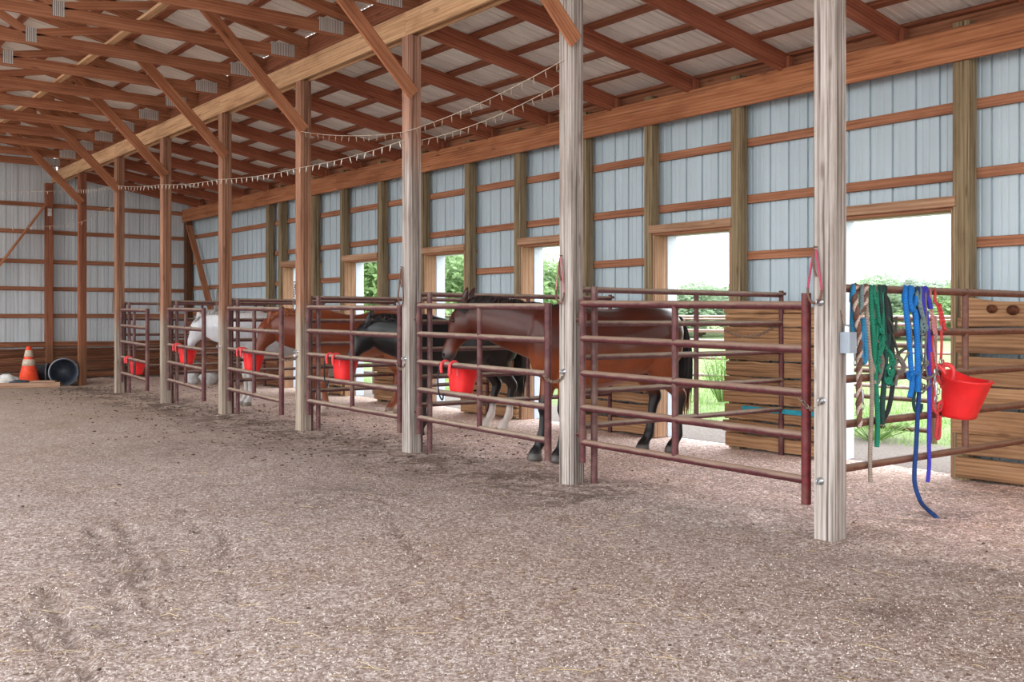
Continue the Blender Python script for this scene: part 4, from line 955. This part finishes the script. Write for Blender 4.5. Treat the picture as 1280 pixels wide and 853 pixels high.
mb = MB(); rope(mb, [(1155, 455), (1151, 470), (1150, 482), (1156, 485), (1162, 480)], .007, .06, False); rope(mb, [(1156, 448), (1158, 465), (1161, 478), (1156, 488), (1152, 492)], .005, .065, False); rope(mb, [(1150, 470), (1158, 473), (1166, 470), (1171, 462)], .008, .07, False)
rope(mb, [(1157, 370), (1158, 400), (1157, 430), (1156, 452)], .0055, .06); knot(mb, 1156, 455, .02, .065, .005); knot(mb, 1153, 484, .02, .065, .006)
t = top_of('rope_halter', mb, 'grey', 1157, 'grey rope halter with hanging loops and buckles before the violet rope', 'halter'); snap(1168, 462, .07, 1.2).build('snap', 'steel', t)
mb = MB(); strapp(mb, [(1163, 375), (1165, 395), (1168, 418)], .024, .05, True); strapp(mb, [(1166, 395), (1171, 420)], .028, .055); strapp(mb, [(1165, 420), (1168, 440), (1171, 460), (1170, 478)], .018, .05)
t = top_of('web_halter', mb, 'pink', 1163, 'faded pink-tan webbing halter with metal buckles', 'halter'); ringm(MB(), 1170, 422, .016, .06).build('buckle', 'steel', t)
for x, y in ((1171, 470), (1172, 490)): ringm(MB(), x, y, .02, .06, .004).build('buckle', 'steel', t)
mb = MB(); strapp(mb, [(1169, 376), (1173, 385), (1176, 400), (1177, 430), (1176, 450)], .024, .05, True); rope(mb, [(1174, 380), (1177, 392), (1181, 410), (1181, 413)], .009, .055, False); rope(mb, [(1166, 420), (1163, 440), (1165, 460), (1168, 490), (1166, 510), (1172, 520), (1170, 545), (1174, 546), (1175, 520)], .0085, .055, False); strapp(mb, [(1163, 425), (1166, 450), (1169, 480)], .02, .04)
rope(mb, [(1178, 450), (1180, 470), (1176, 480), (1172, 470)], .009, .06, False)
t = top_of('web_halter', mb, 'red', 1170, 'red halter and lead hanging beside the single red tub', 'halter')
for x, y in ((1176, 452), (1174, 410)): ringm(MB(), x, y, .015, .062, .004).build('buckle', 'steel', t)
snap(1170, 478, .065, 1.5).build('snap', 'steel', t)
knot(MB(), 1172, 508, .03, .06, .009).build('cord', 'red', t)

# ---------------------------------------------------------------- outlet box, rope loops
t = thing('outlet_box', (PX+.06, PY[0]-.1, 1.2), 'small grey electrical outlet box on the nearest timber post', 'outlet box')
bx = MB(); bx.beam((PX+.035, PY[0]-.105, 1.155), (PX+.035, PY[0]-.105, 1.285), .085, .07, (0, 1, 0), .006); bx.build('box', 'greybox', t)
MB().lathe([(0, .045), (.018, .045), (.02, .03), (.02, 0)], (PX+.02, PY[0]-.105, 1.285), (0, 0, 1), 14).build('connector', 'steel', t)
MB().tube(smooth_path([(PX+.075, PY[0]-.09, 1.17), (PX+.12, PY[0]-.08, 1.165), (PX+.15, PY[0]-.05, 1.17)], 4), .008, 8).build('cord', 'greybox', t)
MB().tube([(PX+.02, PY[0]-.085, 1.33), (PX+.015, PY[0]-.08, 1.37), (PX+.0, PY[0]-.078, 1.42)], .005, 6).build('cord', 'chain', t)
def loop(k, z, h, col, col2, label, dy=.03):
    p = Vector((PX-.082, PY[k]+dy, z)); t = thing('rope_loop', p, label, 'rope loop')
    pts = [p+Vector((-.006, 0, 0)), p+Vector((-.012, .02, -.08*h)), p+Vector((-.012, .038, -.2*h)), p+Vector((-.014, .05, -.30*h)), p+Vector((-.014, .035, -.37*h)), p+Vector((-.014, 0, -.395*h)), p+Vector((-.014, -.035, -.37*h)), p+Vector((-.014, -.05, -.30*h)), p+Vector((-.012, -.036, -.2*h)), p+Vector((-.012, -.018, -.08*h)), p+Vector((-.006, 0, 0))]
    P_ = smooth_path([tuple(q) for q in pts], 5); n = len(P_)
    MB().tube(P_[:n*3//10], .007, 7).tube(P_[n*7//10:], .007, 7).build('rope', col, t); MB().tube(P_[n*3//10-1:n*7//10+1], .008, 7).build('rope', col2, t)
    MB().tube([p+Vector((.02, 0, .015)), p+Vector((-.012, 0, .012)), p+Vector((-.02, 0, .02))], .005, 6).build('nail', 'chain', t)
    MB().tube(smooth_path([tuple(p+Vector((-.012, .0, -.0))), tuple(p+Vector((-.015, .012, -.1*h))), tuple(p+Vector((-.014, -.012, -.2*h)))], 4), .007, 6).build('rope', col2, t)
loop(0, 1.80, .85, 'hotpink', 'brown', 'pink and brown rope loop hung on the post with the outlet box', .045)
loop(1, 1.86, .95, 'pink', 'brown', 'faded pink rope loop hung on the second post of the row', .03)
loop(2, 1.86, .95, 'brown', 'brown', 'brown rope loop hung on the third post, left of the bay horse', .05)
for k in range(3, 7):
    p = Vector((PX-.082, PY[k]+.06, 1.78))
    ch = chainline(p, p+Vector((-.012, .02, -.34)), 0, 12, .008); ch.tube([p+Vector((.02, 0, .01)), p+Vector((-.015, 0, .01))], .006, 6)
    tag(ch.build('hanging_chain', 'chain', loc=p), f'short chain hanging from a nail on the {ORD[k]} post', 'chain')

# ---------------------------------------------------------------- string lights
def string(label, pts, n_each, sagf, bm_='bulb'):
    t = thing('string_lights', pts[0], label, 'string lights'); W_ = []
    for a, b in zip(pts, pts[1:]):
        a, b = Vector(a), Vector(b); sg = sagf*(b-a).length
        W_ += [a.lerp(b, i/14)-Vector((0, 0, sg*4*(i/14)*(1-i/14))) for i in range(14)]
    W_.append(Vector(pts[-1])); MB().tube(W_, .0032, 6).build('wire', 'wire', t)
    b0 = MB().tube([(0, 0, 0), (0, 0, -.025), (0, 0, -.05), (0, 0, -.07)], [.003, .0062, .0042, .001], 7).build('bulb', bm_, t, loc=(0, 0, 0))
    first = True; m = len(W_); N = n_each*(len(pts)-1)
    for i in range(N):
        f = (i+.5)/N*(m-1.01); p = W_[int(f)].lerp(W_[int(f)+1], f % 1)
        o = b0 if first else b0.copy()
        if not first: COL.objects.link(o)
        first = False; o.parent = t; o.location = p-t.location; o.rotation_euler = (R.uniform(-.25, .25), R.uniform(-.25, .25), 0)
    return t
fx = PX-.085
string('string of icicle lights draped along the far half of the post row', [(4.0, 22.6, 3.93), (fx, PY[7], 3.86), (fx, PY[6], 3.70), (fx, PY[5], 3.46), (fx, PY[4], 3.28), (fx, PY[3], 3.15), (fx, PY[2], 3.15)], 14, .012)
string('upper string of icicle lights running from the third to the second post', [(fx, PY[3], 3.60), (fx, PY[2], 3.23), (fx, PY[1], 3.46)], 16, .02, 'bulb_dim')
string('lower string of icicle lights under the stall roof, between the third and second posts', [(PX+.085, PY[2], 3.16), (PX+.085, PY[1], 3.38)], 18, .03, 'bulb_dim')
string('loose light string sagging across the end wall behind the row', [(2.0, 21.4, 3.7), (3.5, 21.9, 3.15), (fx, PY[7]+.0, 3.2), (fx+.5, PY[6]+.5, 3.7)], 6, .03)

# ---------------------------------------------------------------- far corner: cone, barrels, lumber, rags
cp = atZ(36, 474, .1); 
t = thing('traffic_cone', (cp.x, cp.y, 0), 'faded orange traffic cone with two grimy reflective bands by the end wall', 'cone')
cx = Vector((cp.x, cp.y, .03))
def cr_(z): return .20-.155*z/.72
def band(z0, z1, e=0): return [(cr_(z0)+e, z0), (cr_(z1)+e, z1)]
MB().lathe([(.2, 0), *band(0, .34), *band(.47, .52), *band(.65, .72), (.03, .725), (0, .725)], cx).build('cone', 'orange', t)
MB().lathe([(cr_(.34), .34), *band(.34, .47, .004), (cr_(.47), .47)], cx).build('reflective_band', 'reflect', t)
MB().lathe([(cr_(.52), .52), *band(.52, .65, .004), (cr_(.65), .65)], cx).build('reflective_band', 'reflect', t)
MB().beam(cx-Vector((.21, 0, .015)), cx+Vector((.21, 0, -.015)), .42, .03).build('base', 'orange', t)
b1 = atZ(79.5, 483, .0); ax_ = Vector((-.55, .62, -.06)).normalized() if False else (RT*-.42+FW*.9).normalized()
t = thing('barrel', (b1.x, b1.y, 0), 'tipped dark grey trash barrel with a pale rim, open end facing the arena', 'barrel')
o = Vector((b1.x, b1.y, .275))
prof = [(.0, .75), (.22, .75), (.225, .72), (.242, .30), (.25, .12), (.252, .1), (.258, .02), (.26, 0), (.248, 0), (.242, .05), (.2, .70), (0, .70)]
MB().lathe(prof, o, ax_, 32).build('drum', 'barrel', t)
for a, r in ((.02, .264), (.13, .256)):
    MB().lathe([(r-.01, a-.02), (r+.012, a-.015), (r+.012, a+.02), (r-.01, a+.025)], o, ax_, 32).build('rim', 'barrel_rim', t)
pp = o-ax_*0.0
q_ = atZ(60, 478.5, 0)
t = thing('trash_can', (q_.x, q_.y, 0), 'black plastic bin lying behind the tipped barrel', 'bin')
MB().lathe([(0, .5), (.15, .5), (.19, .0), (.2, -.01), (.18, 0), (.14, .46), (0, .46)], (q_.x, q_.y, .2), (RT*.98+FW*.2).normalized()*-1, 28).build('bin', 'blackplastic', t)
MB().lathe([(.195, -.01), (.205, -.012), (.205, .012), (.195, .015)], (q_.x, q_.y, .2), (RT*.98+FW*.2).normalized()*-1, 28).build('rim', 'barrel_rim', t)
def board(a, b, w, h, label, mat='lumber'):
    a, b = Vector(a), Vector(b); tag(MB().beam(a, b, w, h, (0, 0, 1), .006, rough=.004, seg=6).build('loose_board', mat, loc=(a+b)/2), label, 'board', 'loose lumber by the end wall')
for (p0, p1, z, w, h, lab) in (((-40, 483), (76, 481), .05, .2, .09, 'thick pale beam lying on the dirt in front of the orange cone'), ((-30, 478), (70, 477), .10, .14, .04, 'flat plank lying behind the thick pale beam'), ((-30, 469), (100, 458), .17, .12, .04, 'long plank leaning low along the slab boards behind the cone')):
    a = atZ(*p0, z); b = atZ(*p1, z)
    board((a.x, a.y, z), (b.x, b.y, z), w, h, lab)
rg = atZ(8, 478, .1); mb = MB(); 
for i in range(5): mb.blob((rg.x+R.uniform(-.14, .14), rg.y+R.uniform(-.08, .08), .14+R.uniform(-.03, .05)), (R.uniform(.12, .2), .12, R.uniform(.08, .14)), 8, .18)
tag(mb.build('feed_sack', 'cloth', loc=(rg.x, rg.y, 0)), 'crumpled dirty white sack beside the orange cone', 'sack')
rg = atZ(23, 478, .1); mb = MB().blob((rg.x, rg.y, .10), (.2, .1, .05), 8, .12); tag(mb.build('folded_tarp', 'barrel', loc=(rg.x, rg.y, 0)), 'small folded blue-grey tarp between sack and cone', 'tarp')
for i, (x, y, w) in enumerate(((241, 480, .16), (262, 480.5, .2), (283, 481, .12))):
    p = atZ(x, y, 0)
    tag(MB().blob((p.x, p.y, .12), (w, w*.8, .15), 9, .16).build('boulder', 'rock', loc=(p.x, p.y, 0)), ['pale boulder low behind the farthest stalls, leftmost of three', 'largest of three pale boulders behind the farthest stalls', 'smallest pale boulder, rightmost of the three behind the farthest stalls'][i], 'boulder')

# ---------------------------------------------------------------- outside: pipe corral, far fence, trees, grass
def pfence(a, b, zs, n, r, mat, label, group=None):
    a, b = Vector((*a, 0)), Vector((*b, 0)); g = thing('pipe_fence', (a+b)/2, label, 'fence', group)
    for z in zs: MB().tube([a+Vector((0, 0, z)), b+Vector((0, 0, z))], r, 8).build('rail', mat, g)
    for i in range(n+1): p = a.lerp(b, i/n); MB().tube([p-Vector((0, 0, .1)), p+Vector((0, 0, zs[-1]+.03))], r*1.25, 8).build('post', mat, g)
pfence((10.3, 5.75), (10.3, 7.1), [.12, .45, .75, 1.05, 1.35], 1, .028, 'pipe_brown', 'brown pipe panel outside the first doorway')
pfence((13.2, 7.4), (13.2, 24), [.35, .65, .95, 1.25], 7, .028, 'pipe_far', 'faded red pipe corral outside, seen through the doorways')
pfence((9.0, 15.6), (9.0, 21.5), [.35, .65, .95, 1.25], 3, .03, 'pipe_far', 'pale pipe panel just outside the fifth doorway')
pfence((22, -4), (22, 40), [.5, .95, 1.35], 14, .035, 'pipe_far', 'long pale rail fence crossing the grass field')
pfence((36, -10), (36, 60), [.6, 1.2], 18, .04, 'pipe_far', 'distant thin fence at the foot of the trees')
def foliage(seed, rx, rz, n, ls, clumps):
    r = random.Random(seed); mb = MB(); cl = [(Vector((r.gauss(0, rx*.45), r.gauss(0, rx*.45), r.uniform(-.55, .75)*rz)), r.uniform(.35, .62)*rx) for _ in range(clumps)]
    for i in range(n):
        c, cr = cl[r.randrange(clumps)]; d = Vector((r.gauss(0, 1), r.gauss(0, 1), r.gauss(0, 1))).normalized(); p = c+d*cr*r.uniform(.7, 1.05)*Vector((1, 1, .85)).length/1.65
        a = Vector((r.gauss(0, 1), r.gauss(0, 1), r.gauss(0, 1))).normalized(); b = a.orthogonal().normalized(); s = ls*r.uniform(.5, 1.2)
        k = len(mb.v); mb.v += [p-a*s, p+b*s*.5, p+a*s, p-b*s*.5]; mb.face((k, k+1, k+2, k+3))
    return mb
FOL = {}
def tree(x, y, h, w, kind, label, group, sid):
    t = thing('tree', (x, y, 0), label, 'tree', group); key = (kind, sid)
    th = h*.3
    if key not in FOL: FOL[key] = foliage(sid*7+hash(kind) % 5 if False else sid*7+len(kind), 1.0, 1.0, 6500, .075, 22).build('foliage', kind, t, loc=(0, 0, 0))
    o = FOL[key]
    if o.parent is not t or o.get('used'):
        o = o.copy(); COL.objects.link(o)
    o['used'] = 1; o.parent = t; o.location = (0, 0, h*.58); o.scale = (w/2, w/2, h*.46)
    mb = MB().tube([(x, y, -.1), (x+.1, y, th), (x, y+.1, h*.6)], [w*.045, w*.035, w*.015], 8)
    mb.build('trunk', 'bark', t)
r2 = random.Random(3)
KN = {'leaf_light': 'light green', 'leaf_mid': 'mid green', 'leaf_grey': 'dull grey-green'}
for i in range(72):      # hedge line along the far field
    az = math.radians(6+i*1.08+r2.uniform(-.6, .6)); d = r2.uniform(62, 82); x, y = d*math.sin(az), d*math.cos(az)
    if x < 20: continue
    if not any(math.degrees(math.atan2(WX, d1))-2.2 < math.degrees(az) < math.degrees(math.atan2(WX, d0))+2.2 for d0, d1 in DOORS): continue
    k = r2.choice(['leaf_light', 'leaf_mid', 'leaf_grey', 'leaf_mid'])
    tree(x, y, r2.uniform(2.5, 3.7), r2.uniform(4.5, 6.5), k, f'{KN[k]} bushy tree in the far hedge line across the field', f'{KN[k]} trees of the hedge line', i % 3)
for (px_, d, h, w, k, lab) in ((448, 40, 5.2, 5.4, 'leaf_light', 'big pale green tree filling the fifth doorway'), (470, 44, 5.4, 5.2, 'leaf_light', 'pale green tree at the near edge of the fifth doorway'),
        (545, 46, 4.5, 5, 'leaf_light', 'pale green tree low in the fourth doorway'), (577, 50, 5.4, 4.2, 'leaf_mid', 'darker taller tree in the fourth doorway'),
        (692, 46, 4.0, 4.6, 'leaf_light', 'pale green bush low in the third doorway'), (672, 52, 4.4, 4, 'leaf_light', 'pale green tree beside the bush in the third doorway'), (365, 50, 5, 5, 'leaf_light', 'pale green tree glimpsed through the sixth doorway')):
    dr = ray(px_, 394); p = O+dr*(d/dr.length)
    tree(p.x, p.y, h, w, k, lab, None, 1)
# grass blades near the barn
mb = MB(); r3 = random.Random(5)
for i in range(26000):
    x = 9.2+abs(r3.gauss(0, 5.5)); y = r3.uniform(3.5, 22)
    b = math.exp(-((x-8.4)/2.1)**2)+.5*nz(x, y, .9, 6)
    if b > .42: continue
    h = r3.uniform(.03, .10); a = r3.uniform(0, 6.28); w = .006+.004*(x > 12); dx, dy = math.cos(a)*w, math.sin(a)*w; lx, ly = r3.gauss(0, .03), r3.gauss(0, .03); z = oz(x, y)
    k = len(mb.v); mb.v += [Vector((x-dx, y-dy, z-.01)), Vector((x+dx, y+dy, z-.01)), Vector((x+lx, y+ly, z+h))]; mb.face((k, k+1, k+2))
tag(mb.build('grass', 'blade'), 'short green grass growing outside the doorways', 'grass', kind='stuff')
def weed(x, y, h, w, label, n=160):
    mb = MB()
    for i in range(n):
        a = r3.uniform(0, 6.28); rr = w*r3.random()**.7; z0 = 0; hh = h*r3.uniform(.4, 1); lx, ly = math.cos(a)*rr, math.sin(a)*rr; b = r3.uniform(0, 6.28); s = r3.uniform(.02, .04)
        p = Vector((x+lx, y+ly, hh)); d = Vector((math.cos(b), math.sin(b), .5)); e = Vector((-math.sin(b), math.cos(b), .2))
        k = len(mb.v); mb.v += [p, p+d*s+e*s*.5, p+d*s*2.2, p+d*s-e*s*.5]; mb.face((k, k+1, k+2, k+3))
        if i % 4 == 0: mb.tube([(x+lx*.2, y+ly*.2, 0), (x+lx*.7, y+ly*.7, hh*.6), p], .004, 4)
    tag(mb.build('weed', 'blade', loc=(x, y, 0)), label, 'weed')
wp_ = atX(903, 428, 12.4); weed(wp_.x, wp_.y, .75, .33, 'leafy green weed clump seen through the second doorway', 420)
wp_ = atZ(1090, 552); weed(10.0, 6.3, .22, .45, 'low green weeds at the foot of the pipe panel outside the first doorway', 240)

# ---------------------------------------------------------------- loose bits on the arena floor
mb = MB(); r4 = random.Random(11)
def chip(mb, x, y, s):
    z = fz(x, y); k = len(mb.v); a = r4.uniform(0, 6.28); q = [Vector((x+s*math.cos(a+j*2.1)*r4.uniform(.6, 1.1), y+s*math.sin(a+j*2.1)*r4.uniform(.6, 1.1), z-.002)) for j in range(3)]
    mb.v += q+[Vector((x+r4.uniform(-.3, .3)*s, y+r4.uniform(-.3, .3)*s, z+s*r4.uniform(.4, .8)))]
    mb.face((k, k+1, k+3)); mb.face((k+1, k+2, k+3)); mb.face((k+2, k, k+3))
n = 0
while n < 30000:
    px_, py_ = r4.uniform(-20, 1300), 480+373*r4.random()**.75; p = atZ(px_, py_)
    if not (-2.9 < p.x < 8.3 and 1.6 < p.y < 22): continue
    chip(mb, p.x, p.y, r4.uniform(.003, .0085)); n += 1
tag(mb.build('gravel', 'chip'), 'loose gravel chips strewn over the arena floor', 'gravel', kind='stuff')
mb = MB()
for i in range(420):
    px_, py_ = r4.uniform(0, 1280), r4.uniform(500, 850); p = atZ(px_, py_)
    if not (-2.9 < p.x < 8.2 and 1.6 < p.y < 20): continue
    l = r4.uniform(.03, .14); a = r4.uniform(0, 6.28); d = Vector((math.cos(a), math.sin(a), 0))*l; z = fz(p.x, p.y)+.004
    mb.tube([Vector((p.x, p.y, z)), Vector((p.x+d.x*.5, p.y+d.y*.5, z+.004)), Vector((p.x+d.x, p.y+d.y, fz(p.x+d.x, p.y+d.y)+.004))], .0013, 4)
tag(mb.build('straw', 'straw'), 'stray straw stalks lying on the arena floor', 'straw', kind='stuff')
mb = MB()
for i in range(1500):
    if r4.random() < .86: x, y = r4.gauss(5.3, .8), r4.uniform(5.6, 20)
    else: p = atZ(r4.uniform(0, 1280), r4.uniform(540, 850)); x, y = p.x, p.y
    if not (-2.9 < x < 8.2 and 1.6 < y < 22): continue
    s = r4.uniform(.005, .013)*(1.3 if y > 7.5 else .75); mb.blob((x, y, fz(x, y)+s*.2), (s*r4.uniform(.7, 1.4), s, s*.55), 4, .25)
tag(mb.build('dirt', 'dirt'), 'dark clods and droppings scattered along the stall fronts', 'dirt clods', kind='stuff')
